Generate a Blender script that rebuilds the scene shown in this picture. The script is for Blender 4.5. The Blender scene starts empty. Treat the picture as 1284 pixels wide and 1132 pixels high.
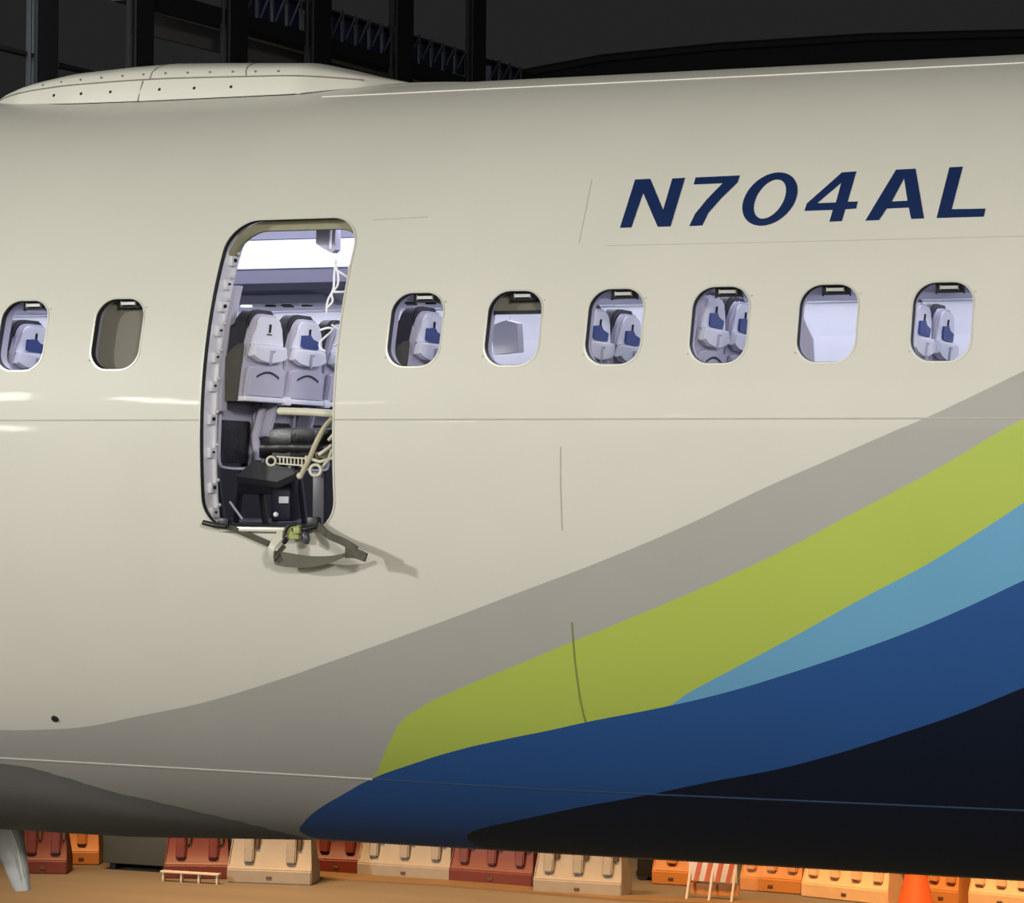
import bpy, bmesh, math, random
from mathutils import Vector, Matrix
from mathutils.geometry import tessellate_polygon
random.seed(3)
sc = bpy.context.scene
COL = sc.collection
# ------------------------------------------------------------------ camera
PF = 3622.5
CAM = Vector((5.6163, -14.1532, -.2821))
yaw, pit, rol = 0.3850, -0.0141, 0.0080
fw = Vector((-math.sin(yaw)*math.cos(pit), math.cos(yaw)*math.cos(pit), -math.sin(pit)))
r0 = fw.cross(Vector((0, 0, 1))).normalized(); u0 = r0.cross(fw)
rt = r0*math.cos(rol)+u0*math.sin(rol); up = -r0*math.sin(rol)+u0*math.cos(rol)
cd = bpy.data.cameras.new('camera'); cam = bpy.data.objects.new('camera', cd); COL.objects.link(cam)
cam.matrix_world = Matrix(((rt.x, up.x, -fw.x, CAM.x), (rt.y, up.y, -fw.y, CAM.y), (rt.z, up.z, -fw.z, CAM.z), (0, 0, 0, 1)))
cd.sensor_fit = 'HORIZONTAL'; cd.sensor_width = 36; cd.lens = PF/1284*36
cd.clip_start = .1; cd.clip_end = 500
sc.camera = cam
# ------------------------------------------------------------------ exposure, world, lamps
vs = sc.view_settings
vs.view_transform = 'Standard'; vs.look = 'None'; vs.gamma = 1; vs.use_curve_mapping = False
vs.exposure = 0.0
W = bpy.data.worlds.new('night'); sc.world = W; W.use_nodes = True
bg = W.node_tree.nodes['Background']; bg.inputs[0].default_value = (.0158, .0162, .0165, 1); bg.inputs[1].default_value = 1.0

def area(name, loc, target, sx, sy, power, color, spread=180):
    l = bpy.data.lights.new(name, 'AREA'); l.shape = 'RECTANGLE'; l.size = sx; l.size_y = sy
    l.energy = power; l.color = color; l.spread = math.radians(spread)
    o = bpy.data.objects.new(name, l); COL.objects.link(o); o.location = loc
    o.rotation_euler = (Vector(target)-Vector(loc)).to_track_quat('-Z', 'Y').to_euler()
    return o
# apron floodlights: one high on the left, one high and wide on the right, plus a broad front fill added for brightness
area('floodlight_left', (-17, -20, 6.5), (0, -1.5, 0), 1.2, 1.0, 3450, (.97, .975, .915))
area('floodlight_right', (16, -24, 6.5), (2, -1.5, 0), 3.0, 2.0, 3500, (1.0, .95, .89))
area('front_fill_light', (3, -30, 4.5), (1, 0, 0), 26, 7.0, 1700, (.98, .97, .90))
area('sodium_floodlight', (-6.5, 5.5, 4.2), (-5.6, 8.0, -3.8), 3.5, 1.2, 210, (1.0, .60, .28), 62)
area('sodium_floodlight', (.5, 5.2, 4.2), (0.2, 8.4, -3.8), 4.0, 1.2, 300, (1.0, .58, .26), 62)
area('walkway_fill', (-10, 9, 4.5), (-9.5, 19, 6.5), 3, 1, 260, (.8, .9, 1.0))  # added in mid-air to brighten the walkway soffit
# small distant apron lamps whose glints ride along the glossy side
glints = [(-15.3, -22.6, 4.77, .55, 1.0, 130), (-15.3, -23.1, .8, .55, .7, 75)]
for k in range(9):
    glints.append((-13.9+k*.22+random.uniform(-.05, .05), -23.4, 4.6-.10*k+random.uniform(-.25, .25), .07, .18, 26))
glints += [(-10.9, -24.1, 4.0, .12, .2, 9), (-10.5, -24.2, 4.1, .15, .2, 9), (-9.6, -24.8, 1.7, .7, .12, 10), (-6.55, -25.4, 2.5, .25, .1, 4)]
for g in glints:
    area('apron_lamp', g[:3], (g[0]*.05, -1.8, 0), g[3], g[4], g[5], (1, .98, .92))

# ------------------------------------------------------------------ helpers
def px(x, y): return (fw+rt*((x-642)/PF)-up*((y-566)/PF)).normalized()
def at_y(x, y, Y): d = px(x, y); return CAM+d*((Y-CAM.y)/d.y)
def at_z(x, y, Z): d = px(x, y); return CAM+d*((Z-CAM.z)/d.z)
def at_x(x, y, X): d = px(x, y); return CAM+d*((X-CAM.x)/d.x)
R = 1.88; RB = 2.161            # fuselage half width / upper radius, lower half height
def surf(x, y, off=0.0):
    d = px(x, y)
    for b, upper in ((R, True), (RB, False)):
        A0, B0 = R+off, b+off
        A = (d.y/A0)**2+(d.z/B0)**2; Bq = 2*(CAM.y*d.y/A0**2+CAM.z*d.z/B0**2); Cc = (CAM.y/A0)**2+(CAM.z/B0)**2-1
        D = Bq*Bq-4*A*Cc
        if D < 0: continue
        q = CAM+d*((-Bq-math.sqrt(D))/2/A)
        if (q.z >= 0) == upper: return q
    return None
def ell(th, off=0.0):           # th: angle above the left-hand (camera) side
    s = math.sin(th)
    return (-(R+off)*math.cos(th), ((R if s >= 0 else RB)+off)*s)
def th_of(q):
    return math.atan2(q.z/(R if q.z >= 0 else RB), -q.y/R)
def yskin(z, s=0.0):            # y of the camera side at height z, s inside the skin
    b = (R if z >= 0 else RB)-s
    return -(R-s)*math.sqrt(max(0, 1-(z/b)**2))

MATS = {}
def mat(name, color, rough=.5, metal=0, noise=0, nscale=8, coat=0, emit=None, estr=0, bump=0, stretch=(1, 1, 1)):
    if name in MATS: return MATS[name]
    m = bpy.data.materials.new(name); m.use_nodes = True; nt = m.node_tree; p = nt.nodes['Principled BSDF']
    c = (*color, 1)
    p.inputs['Base Color'].default_value = c; p.inputs['Roughness'].default_value = rough; p.inputs['Metallic'].default_value = metal
    p.inputs['Coat Weight'].default_value = coat; p.inputs['Coat Roughness'].default_value = .06
    if emit: p.inputs['Emission Color'].default_value = (*emit, 1); p.inputs['Emission Strength'].default_value = estr
    if noise or bump:
        tc = nt.nodes.new('ShaderNodeTexCoord'); mp = nt.nodes.new('ShaderNodeMapping'); n = nt.nodes.new('ShaderNodeTexNoise')
        mp.inputs['Scale'].default_value = stretch
        nt.links.new(tc.outputs['Object'], mp.inputs[0]); nt.links.new(mp.outputs[0], n.inputs['Vector'])
        n.inputs['Scale'].default_value = nscale; n.inputs['Detail'].default_value = 5
        if noise:
            mx = nt.nodes.new('ShaderNodeMix'); mx.data_type = 'RGBA'
            mx.inputs['A'].default_value = (*[v*(1-noise) for v in color], 1); mx.inputs['B'].default_value = (*[min(1, v*(1+noise)) for v in color], 1)
            nt.links.new(n.outputs['Fac'], mx.inputs['Factor']); nt.links.new(mx.outputs['Result'], p.inputs['Base Color'])
        if bump:
            b = nt.nodes.new('ShaderNodeBump'); b.inputs['Strength'].default_value = bump; b.inputs['Distance'].default_value = .02
            nt.links.new(n.outputs['Fac'], b.inputs['Height']); nt.links.new(b.outputs[0], p.inputs['Normal'])
    MATS[name] = m; return m

def link(name, me, m, parent=None):
    o = bpy.data.objects.new(name, me); COL.objects.link(o)
    if m is not None and not me.materials: me.materials.append(m)
    if parent: o.parent = parent
    return o
def obj(name, bm, m, parent=None, smooth=None):
    bmesh.ops.recalc_face_normals(bm, faces=bm.faces)
    me = bpy.data.meshes.new(name); bm.to_mesh(me); bm.free()
    if smooth is not None:
        for p in me.polygons: p.use_smooth = True
        me.set_sharp_from_angle(angle=math.radians(smooth))
    return link(name, me, m, parent)
def pydata(name, v, f, m, parent=None, smooth=None, recalc=True):
    bm = bmesh.new(); vs_ = [bm.verts.new(c) for c in v]
    for q in f:
        try: bm.faces.new([vs_[i] for i in q])
        except ValueError: pass
    return obj(name, bm, m, parent, smooth)
def tag(o, label=None, cat=None, group=None, kind=None):
    if label: o['label'] = label
    if cat: o['category'] = cat
    if group: o['group'] = group
    if kind: o['kind'] = kind
    return o
def empty(name, loc, rz=0, label=None, cat=None, group=None):
    o = bpy.data.objects.new(name, None); COL.objects.link(o); o.location = loc; o.rotation_euler = (0, 0, rz); o.empty_display_size = .1
    return tag(o, label, cat, group)
def box(bm, x0, x1, y0, y1, z0, z1, bev=0, M=None):
    r = bmesh.ops.create_cube(bm, size=1)
    vsn = r['verts']
    for v in vsn: v.co = Vector(((x0+x1)/2+v.co.x*(x1-x0), (y0+y1)/2+v.co.y*(y1-y0), (z0+z1)/2+v.co.z*(z1-z0)))
    if bev:
        es = list({e for v in vsn for e in v.link_edges})
        r2 = bmesh.ops.bevel(bm, geom=es, offset=bev, segments=2, affect='EDGES', profile=.6)
        vsn = list({v for f in r2['faces'] for v in f.verts} | {v for v in vsn if v.is_valid})
    if M is not None:
        for v in vsn: v.co = M @ v.co
    return vsn
def boxo(name, x0, x1, y0, y1, z0, z1, m, parent=None, bev=0, M=None):
    bm = bmesh.new(); box(bm, x0, x1, y0, y1, z0, z1, bev, M); return obj(name, bm, m, parent, 35 if bev else None)
def tube(bm, pts, r, n=8, r1=None):
    pts = [Vector(p) for p in pts]; rings = []
    prev = None
    for i, p in enumerate(pts):
        t = (pts[min(i+1, len(pts)-1)]-pts[max(i-1, 0)]).normalized()
        if prev is None:
            a = t.orthogonal().normalized()
        else:
            a = (prev-t*prev.dot(t)).normalized()
        prev = a; b = t.cross(a); rr = r if r1 is None else r+(r1-r)*i/(len(pts)-1)
        rings.append([bm.verts.new(p+(a*math.cos(2*math.pi*k/n)+b*math.sin(2*math.pi*k/n))*rr) for k in range(n)])
    for A, B in zip(rings, rings[1:]):
        for k in range(n): bm.faces.new((A[k], A[(k+1) % n], B[(k+1) % n], B[k]))
    bm.faces.new(rings[0][::-1]); bm.faces.new(rings[-1])
def spline(pts, n=6):
    pts = [Vector(p) for p in pts]; out = []
    for i in range(len(pts)-1):
        p0 = pts[max(i-1, 0)]; p1 = pts[i]; p2 = pts[i+1]; p3 = pts[min(i+2, len(pts)-1)]
        for k in range(n):
            t = k/n
            out.append(.5*((2*p1)+(p2-p0)*t+(2*p0-5*p1+4*p2-p3)*t*t+(3*p1-p0-3*p2+p3)*t**3))
    out.append(pts[-1]); return out
def tubeo(name, pts, r, m, parent=None, n=8, sm=True, r1=None):
    bm = bmesh.new(); tube(bm, spline(pts) if sm else pts, r, n, r1); return obj(name, bm, m, parent, 50)
def prism(bm, pts2, fn0, fn1):        # outline pts2 -> two caps given by functions
    a = [bm.verts.new(fn0(*p)) for p in pts2]; b = [bm.verts.new(fn1(*p)) for p in pts2]
    n = len(a); bm.faces.new(a); bm.faces.new(b[::-1])
    for i in range(n): bm.faces.new((a[i], b[i], b[(i+1) % n], a[(i+1) % n]))
def rrect(cx, cz, w, h, r, n=7):
    out = []
    for sx, sz, a0 in ((1, 1, 0), (-1, 1, 90), (-1, -1, 180), (1, -1, 270)):
        for k in range(n+1):
            a = math.radians(a0+90*k/n)
            out.append((cx+sx*(w/2-r)+r*math.cos(a), cz+sz*(h/2-r)+r*math.sin(a)))
    return out
def densify(pts, step=.03):
    out = []
    for i, p in enumerate(pts):
        q = pts[(i+1) % len(pts)]; d = math.dist(p, q); n = max(1, int(d/step))
        for k in range(n): out.append((p[0]+(q[0]-p[0])*k/n, p[1]+(q[1]-p[1])*k/n))
    return out
def copy_tree(o, parent=None):
    c = o.copy(); COL.objects.link(c); c.parent = parent
    for ch in list(o.children): copy_tree(ch, c)
    return c

# ------------------------------------------------------------------ materials
def livery():
    m = bpy.data.materials.new('livery_paint'); m.use_nodes = True; nt = m.node_tree; N = nt.nodes; L = nt.links; p = N['Principled BSDF']
    tc = N.new('ShaderNodeTexCoord'); sp = N.new('ShaderNodeSeparateXYZ'); L.new(tc.outputs['Object'], sp.inputs[0])
    def math_(op, a, b=None, c=None):
        n = N.new('ShaderNodeMath'); n.operation = op
        for i, v in enumerate((a, b, c)):
            if v is None: continue
            if hasattr(v, 'default_value'): L.new(v, n.inputs[i])
            else: n.inputs[i].default_value = v
        return n.outputs[0]
    isup = math_('GREATER_THAN', sp.outputs['Z'], 0.0)
    inv = math_('ADD', math_('MULTIPLY', isup, 1/R-1/RB), 1/RB)
    zz = math_('MULTIPLY', sp.outputs['Z'], inv)
    ay = math_('MULTIPLY', sp.outputs['Y'], -1/R)
    th = math_('ARCTAN2', zz, ay)
    X0, X1 = -3.6, 4.4
    T0, T1 = -1.75, .6
    xn = math_('DIVIDE', math_('SUBTRACT', sp.outputs['X'], X0), X1-X0)
    tn = math_('DIVIDE', math_('SUBTRACT', th, T0), T1-T0)
    def curve(pix, left):
        pts = []
        for a, b in pix:
            q = surf(a, b)
            if q is None: continue
            pts.append(((q.x-X0)/(X1-X0), (th_of(q)-T0)/(T1-T0)))
        pts.sort()
        s = (pts[-1][1]-pts[-3][1])/(pts[-1][0]-pts[-3][0])
        pts.append((1.0, min(1, pts[-1][1]+s*(1-pts[-1][0]))))
        if left == 'flat': pts.insert(0, (0.0, pts[0][1]))
        else: pts.insert(0, (pts[0][0]-.004, 0.0)); pts.insert(0, (0.0, 0.0))
        n = N.new('ShaderNodeFloatCurve'); c = n.mapping.curves[0]
        while len(c.points) > 2: c.points.remove(c.points[1])
        c.points[0].location = pts[0]; c.points[1].location = pts[-1]
        for q in pts[1:-1]: c.points.new(*q)
        for q in c.points: q.handle_type = 'AUTO_CLAMPED'
        n.mapping.update(); L.new(xn, n.inputs['Value'])
        return math_('LESS_THAN', tn, n.outputs[0])
    c1 = [(0, 915), (60, 914.5), (100, 912), (175, 897.5), (250, 882), (350, 852), (430, 824), (500, 799), (570, 773.5), (642, 746), (750, 705), (857, 660), (960, 611), (1059, 567.5), (1152, 527.5), (1220, 496), (1284, 465)]
    low = [(376, 1043), (382, 1030), (397, 1016), (430, 996), (467, 976)]
    c2 = low[:-1]+[(467, 975), (480, 950), (491, 925), (502, 906), (530, 885), (575, 864), (642, 836), (714, 806), (857, 747), (972, 695), (1072, 642), (1167, 592), (1284, 525)]
    mid = low+[(515, 958.6), (572, 941), (642, 925), (680, 917.5), (737, 905), (839, 885)]
    c3 = mid+[(857, 872.5), (912, 842.5), (992, 800), (1077, 752.5), (1162, 707.5), (1227, 667.5), (1284, 630)]
    c4 = mid+[(907, 869), (992, 843.5), (1077, 815), (1142, 791), (1207, 763.5), (1284, 727.5)]
    c5 = [(584, 1050), (599, 1040), (642, 1030), (680, 1022), (727, 1012), (807, 997.5), (892, 980), (972, 965), (1042, 947), (1122, 922), (1202, 895), (1284, 862)]
    cols = [(.60, .585, .515), (.37, .36, .335), (.40, .49, .085), (.135, .345, .54), (.020, .080, .26), (.0025, .007, .020)]
    nz = N.new('ShaderNodeTexNoise'); nz.inputs['Scale'].default_value = 1.6; nz.inputs['Detail'].default_value = 3
    L.new(tc.outputs['Object'], nz.inputs['Vector'])
    cur = None
    for k, (cc, left) in enumerate(((c1, 'flat'), (c2, 'drop'), (c3, 'drop'), (c4, 'drop'), (c5, 'drop'))):
        f = curve(cc, left); mx = N.new('ShaderNodeMix'); mx.data_type = 'RGBA'; L.new(f, mx.inputs['Factor'])
        if cur is None: mx.inputs['A'].default_value = (*cols[0], 1)
        else: L.new(cur, mx.inputs['A'])
        mx.inputs['B'].default_value = (*cols[k+1], 1); cur = mx.outputs['Result']
    # faint dirt
    hv = N.new('ShaderNodeHueSaturation'); L.new(cur, hv.inputs['Color'])
    mr = N.new('ShaderNodeMapRange'); L.new(nz.outputs['Fac'], mr.inputs[0]); mr.inputs[3].default_value = .95; mr.inputs[4].default_value = 1.05
    L.new(mr.outputs[0], hv.inputs['Value']); L.new(hv.outputs[0], p.inputs['Base Color'])
    p.inputs['Roughness'].default_value = .45; p.inputs['Coat Weight'].default_value = .13; p.inputs['Specular IOR Level'].default_value = .32; p.inputs['Coat Roughness'].default_value = .05
    return m
LIV = livery()
CREAM = mat('cream_paint', (.60, .585, .515), .45, coat=.2, noise=.04, nscale=3)
OLIVE = mat('shaded_lip_paint', (.30, .29, .19), .5, noise=.12, nscale=12)  # exterior cream darkened to olive, backlit shade put into the colour
RUBBER = mat('black_rubber_seal', (.012, .012, .014), .6, noise=.2, nscale=20)
ALU = mat('bare_aluminium', (.80, .80, .84), .42, metal=.2, noise=.1, nscale=14)
TRIM = mat('bright_window_edge', (.66, .65, .57), .35, metal=.3, noise=.05)
LAV = mat('lavender_plastic', (.52, .50, .60), .55, noise=.06, nscale=6)
LAVD = mat('grey_lavender_liner', (.43, .42, .54), .6, noise=.08, nscale=4)
WHITE = mat('cabin_white', (.80, .80, .86), .5, noise=.04, nscale=5)
DARK = mat('dark_upholstery', (.022, .022, .032), .6, noise=.3, nscale=14, bump=.2)
SIDE = mat('olive_grey_upholstery', (.085, .085, .07), .7, noise=.2, nscale=10, bump=.2)
BLACK = mat('black_leather', (.010, .010, .012), .38, noise=.3, nscale=9, bump=.35)
BLUE = mat('blue_card', (.03, .06, .24), .5, noise=.4, nscale=30)
CREAMP = mat('cream_plastic', (.60, .57, .45), .4, noise=.06, nscale=20)
SHADE = mat('window_shade', (.20, .185, .14), .6, noise=.08, nscale=5)
NAVY = mat('navy_lettering', (.008, .022, .085), .4, noise=.1, nscale=6)
SEAM = mat('seam_sealant', (.42, .41, .36), .6, noise=.15, nscale=20)
LIP = mat('lap_edge', (.78, .77, .70), .3, noise=.04, nscale=10, coat=.5)
HOLE = mat('dark_hole', (.01, .01, .01), .7, noise=.2, nscale=20)
FLOORM = mat('cabin_carpet', (.004, .004, .006), .9, noise=.4, nscale=60)
STRAP = mat('dark_strap', (.055, .05, .03), .6, noise=.3, nscale=30, bump=.3)
BLKM = mat('black_fitting', (.012, .012, .014), .4, noise=.3, nscale=20)
GREENP = mat('green_primer', (.33, .36, .12), .5, noise=.35, nscale=40)
CLEAR = mat('torn_pale_liner', (.55, .53, .44), .35, noise=.15, nscale=20)
STRIPL = mat('cabin_light_strip', (.9, .9, 1), .5, emit=(.86, .88, 1.0), estr=1.6, noise=.02)
def glass():
    m = bpy.data.materials.new('window_glass'); m.use_nodes = True; nt = m.node_tree; N = nt.nodes; L = nt.links
    N.remove(N['Principled BSDF']); out = N['Material Output']
    t = N.new('ShaderNodeBsdfTransparent'); t.inputs[0].default_value = (.93, .94, .96, 1)
    g = N.new('ShaderNodeBsdfGlossy'); g.inputs['Roughness'].default_value = .03
    fr = N.new('ShaderNodeFresnel'); fr.inputs['IOR'].default_value = 1.45
    mx = N.new('ShaderNodeMixShader'); L.new(fr.outputs[0], mx.inputs[0]); L.new(t.outputs[0], mx.inputs[1]); L.new(g.outputs[0], mx.inputs[2]); L.new(mx.outputs[0], out.inputs[0])
    return m
GLASS = glass()

# ------------------------------------------------------------------ ground
GZ = -3.8
KS = .61           # size of the small plastic barriers
GM = mat('apron_concrete', (.17, .14, .10), .75, noise=.35, nscale=.9, bump=.25, stretch=(.35, 1.6, 1))
boxo('floor', -70, 50, -40, 90, GZ-.2, GZ, GM)
tag(bpy.data.objects['floor'], 'tan concrete apron lit orange by night lamps', kind='structure')

# ------------------------------------------------------------------ the airliner
JET = empty('airliner', (0, 0, 0), label='cream airliner fuselage with grey, green and blue swoosh and an open doorway', cat='airplane')
XA, XB = -6.0, 7.5
def shell(off0, off1, th0, th1, nth, closed, x0=XA, x1=XB, nx=27):
    bm = bmesh.new(); n = nth if closed else nth+1
    def ring(x, off): return [bm.verts.new((x, *ell(th0+(th1-th0)*i/nth, off))) for i in range(n)]
    O = [ring(x0+(x1-x0)*k/nx, off0) for k in range(nx+1)]; I = [ring(x0+(x1-x0)*k/nx, off1) for k in range(nx+1)]
    for k in range(nx):
        for i in range(n if closed else n-1):
            j = (i+1) % n
            bm.faces.new((O[k][i], O[k+1][i], O[k+1][j], O[k][j])); bm.faces.new((I[k][i], I[k][j], I[k+1][j], I[k+1][i]))
        if not closed:
            for i in (0, n-1): bm.faces.new((O[k][i], O[k+1][i], I[k+1][i], I[k][i]))
    for k in (0, nx):
        for i in range(n if closed else n-1):
            j = (i+1) % n; bm.faces.new((O[k][i], O[k][j], I[k][j], I[k][i]))
    bmesh.ops.recalc_face_normals(bm, faces=bm.faces)
    return bm
# windows (centre X); the doorway fills the gap between the second and third
ZT, ZB_ = .650, .300; WC, WH, WW = (ZT+ZB_)/2, ZT-ZB_, .268
win_x = [-2.005, -1.466, .124, .618, 1.114, 1.614, 2.115, 2.629, 3.150]
DX0, DX1, DZ0, DZ1 = -.972, -.268, -.475, 1.035
def window_outline(cx, g=0.0): return rrect(cx, WC, WW+2*g, WH+2*g, .098+g, 8)
def door_outline(g=0.0): 
    return densify(rrect((DX0+DX1)/2, (DZ0+DZ1)/2, DX1-DX0+2*g, DZ1-DZ0+2*g, .155+g, 10), .05)
def cut(bm, cutters, name, m, parent, slots=()):
    me = bpy.data.meshes.new(name); bm.to_mesh(me); bm.free(); o = link(name, me, m, parent)
    cb = bmesh.new()
    for out, ya, yb in cutters: prism(cb, out, lambda x, z: (x, ya, z), lambda x, z: (x, yb, z))
    bmesh.ops.recalc_face_normals(cb, faces=cb.faces)
    cm = bpy.data.meshes.new('cutter'); cb.to_mesh(cm); cb.free(); co = bpy.data.objects.new('cutter', cm); COL.objects.link(co)
    md = o.modifiers.new('b', 'BOOLEAN'); md.operation = 'DIFFERENCE'; md.object = co; md.solver = 'EXACT'
    dg = bpy.context.evaluated_depsgraph_get(); dg.update()
    nm = bpy.data.meshes.new_from_object(o.evaluated_get(dg)); o.modifiers.clear(); o.data = nm; nm.name = name
    bpy.data.objects.remove(co)
    return o
def radial_normals(me):
    ln = []
    for p in me.polygons:
        pn = p.normal
        for li in p.loop_indices:
            v = me.vertices[me.loops[li].vertex_index].co
            b = R if v.z >= 0 else RB
            rn = Vector((0, v.y/R**2, v.z/b**2)).normalized(); d = pn.dot(rn)
            ln.append(rn if d > .9 else (-rn if d < -.9 else pn))
        p.use_smooth = True
    me.normals_split_custom_set(ln)
skin = cut(shell(0, -.045, 0, 2*math.pi, 144, True), [(window_outline(x), -2.3, -1.3) for x in win_x]+[(door_outline(), -2.3, -1.2)], 'fuselage_skin', LIV, JET)
radial_normals(skin.data); skin['label'] = 'glossy cream skin painted with grey, lime, light blue, blue and navy swoosh bands'
liner = cut(shell(-.10, -.115, -.25, .62, 30, False), [(window_outline(x, .012), -2.3, -1.2) for x in win_x]+[(rrect((DX0+DX1)/2, (DZ0+DZ1)/2, DX1-DX0+.02, DZ1-DZ0+.08, .15, 8), -2.3, -1.2)], 'sidewall_liner', LAV, JET)

def strip_along(name, pix, w, h, m, parent, n=40, x_ext=None):
    q = [surf(*p) for p in pix]; xs = [a.x for a in q]; ths = [th_of(a) for a in q]
    if x_ext: t = sum(ths)/len(ths); xs = [x_ext[0], x_ext[1]]; ths = [t, t]
    bm = bmesh.new(); rows = []
    for k in range(n+1):
        s = k/n*(len(xs)-1); i = min(int(s), len(xs)-2); f = s-i
        x = xs[i]+(xs[i+1]-xs[i])*f; t = ths[i]+(ths[i+1]-ths[i])*f
        dx = xs[i+1]-xs[i]; dt = (ths[i+1]-ths[i])*R; L_ = math.hypot(dx, dt)
        ux, ut = -dt/L_*w/2, dx/L_*w/2/R
        rows.append([bm.verts.new((x+a*ux, *ell(t+a*ut, o))) for a, o in ((-1, -.002), (-1, h), (1, h), (1, -.002))])
    for A, B in zip(rows, rows[1:]):
        for a in range(4): bm.faces.new((A[a], A[(a+1) % 4], B[(a+1) % 4], B[a]))
    bm.faces.new(rows[0]); bm.faces.new(rows[-1][::-1])
    return obj(name, bm, m, parent)
strip_along('crown_lap_edge', [(640, 110)], .012, .004, LIP, JET, x_ext=(-.93, XB))
strip_along('belly_lap_edge', [(-500, 921), (10, 951), (360, 970.6), (467, 977)], .010, .003, mat('belly_lap', (.50, .49, .45), .35, noise=.05), JET)
strip_along('belly_lap_edge', [(467, 977), (680, 989.8), (1284, 1016), (1700, 1032)], .009, .0015, mat('belly_lap_blue', (.035, .07, .15), .4, noise=.05), JET)
strip_along('side_seam', [(642, 525.5)], .007, .002, SEAM, JET, x_ext=(XA, DX0-.01))
strip_along('side_seam', [(642, 525.5)], .007, .002, SEAM, JET, x_ext=(DX1+.01, XB))
strip_along('butt_seam', [(717, 780), (721, 830), (728, 880), (734, 905)], .007, .002, mat('dark_seam', (.20, .24, .07), .6, noise=.1), JET)
strip_along('butt_seam', [(703, 560), (703, 610), (705, 665)], .006, .0015, SEAM, JET)
strip_along('butt_seam', [(742, 225), (735, 262), (726, 305)], .005, .001, mat('faint_seam', (.48, .47, .41), .5, noise=.05), JET)
strip_along('doubler_edge', [(468, 276), (536, 272)], .005, .0015, mat('faint_seam2', (.50, .44, .36), .5, noise=.05), JET)
strip_along('doubler_edge', [(760, 308), (1000, 303), (1284, 296)], .004, .001, MATS['faint_seam'], JET)
# drain port near the lower left
q = surf(69, 901); n_ = Vector((0, q.y/R**2, q.z/RB**2)).normalized()
bm = bmesh.new(); bmesh.ops.create_cone(bm, cap_ends=True, segments=16, radius1=.024, radius2=.018, depth=.012)
bmesh.ops.transform(bm, matrix=Matrix.Translation(q) @ n_.to_track_quat('Z', 'Y').to_matrix().to_4x4(), verts=bm.verts); obj('drain_port', bm, HOLE, JET, 40)

# registration letters
LET = {
 'N': [[(88, 249), (133, 106), (178, 104), (216, 196), (243, 103), (281, 101), (238, 245), (200, 246), (157, 146), (122, 248)]],
 '7': [[(312, 100), (443, 94), (437, 114), (387, 163), (350, 205), (332, 242), (293, 244), (310, 208), (345, 165), (392, 117), (306, 121)]],
 '4': [[(745, 85), (788, 82), (762, 172), (792, 171), (787, 192), (755, 194), (745, 229), (708, 231), (718, 196), (634, 199), (641, 177)], [(727, 174), (743, 116), (672, 176)]],
 'A': [[(905, 77), (963, 74), (988, 221), (950, 223), (943, 189), (878, 192), (855, 226), (814, 228)], [(893, 171), (939, 169), (929, 103)]],
 'L': [[(1063, 70), (1103, 68), (1070, 194), (1170, 192), (1165, 216), (1025, 220)]]}
def ov(a, b, k, cx=532, cy=164): return [(cx+a*math.cos(t)+k*math.sin(t), cy-b*math.sin(t)-a*math.cos(t)*.03) for t in [2*math.pi*i/40 for i in range(40)]]
LET['0'] = [ov(78, 79, 25), ov(43, 58, 21)]
for ch in 'N704AL':
    loops = LET[ch]
    P2 = [[Vector((740+a/2.36, 180+b/2.36, 0)) for a, b in lp] for lp in loops]
    tri = tessellate_polygon(P2); flat = [p for lp in P2 for p in lp]
    bm = bmesh.new(); vv = [bm.verts.new(p) for p in flat]
    for t in tri:
        try: bm.faces.new([vv[i] for i in t])
        except ValueError: pass
    for k in range(18):
        bmesh.ops.bisect_plane(bm, geom=bm.verts[:]+bm.edges[:]+bm.faces[:], plane_co=(0, 205+k*5, 0), plane_no=(0, 1, 0))
    back = {}
    for v in bm.verts: back[v] = v.co.copy()
    r = bmesh.ops.extrude_face_region(bm, geom=bm.faces[:])
    newv = [g for g in r['geom'] if isinstance(g, bmesh.types.BMVert)]; ns = set(newv)
    for v in bm.verts: v.co = surf(v.co.x, v.co.y, .002 if v in ns else -.001)
    o = obj('registration_letter', bm, NAVY, JET); o['label'] = 'navy slanted character ' + ch

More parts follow.
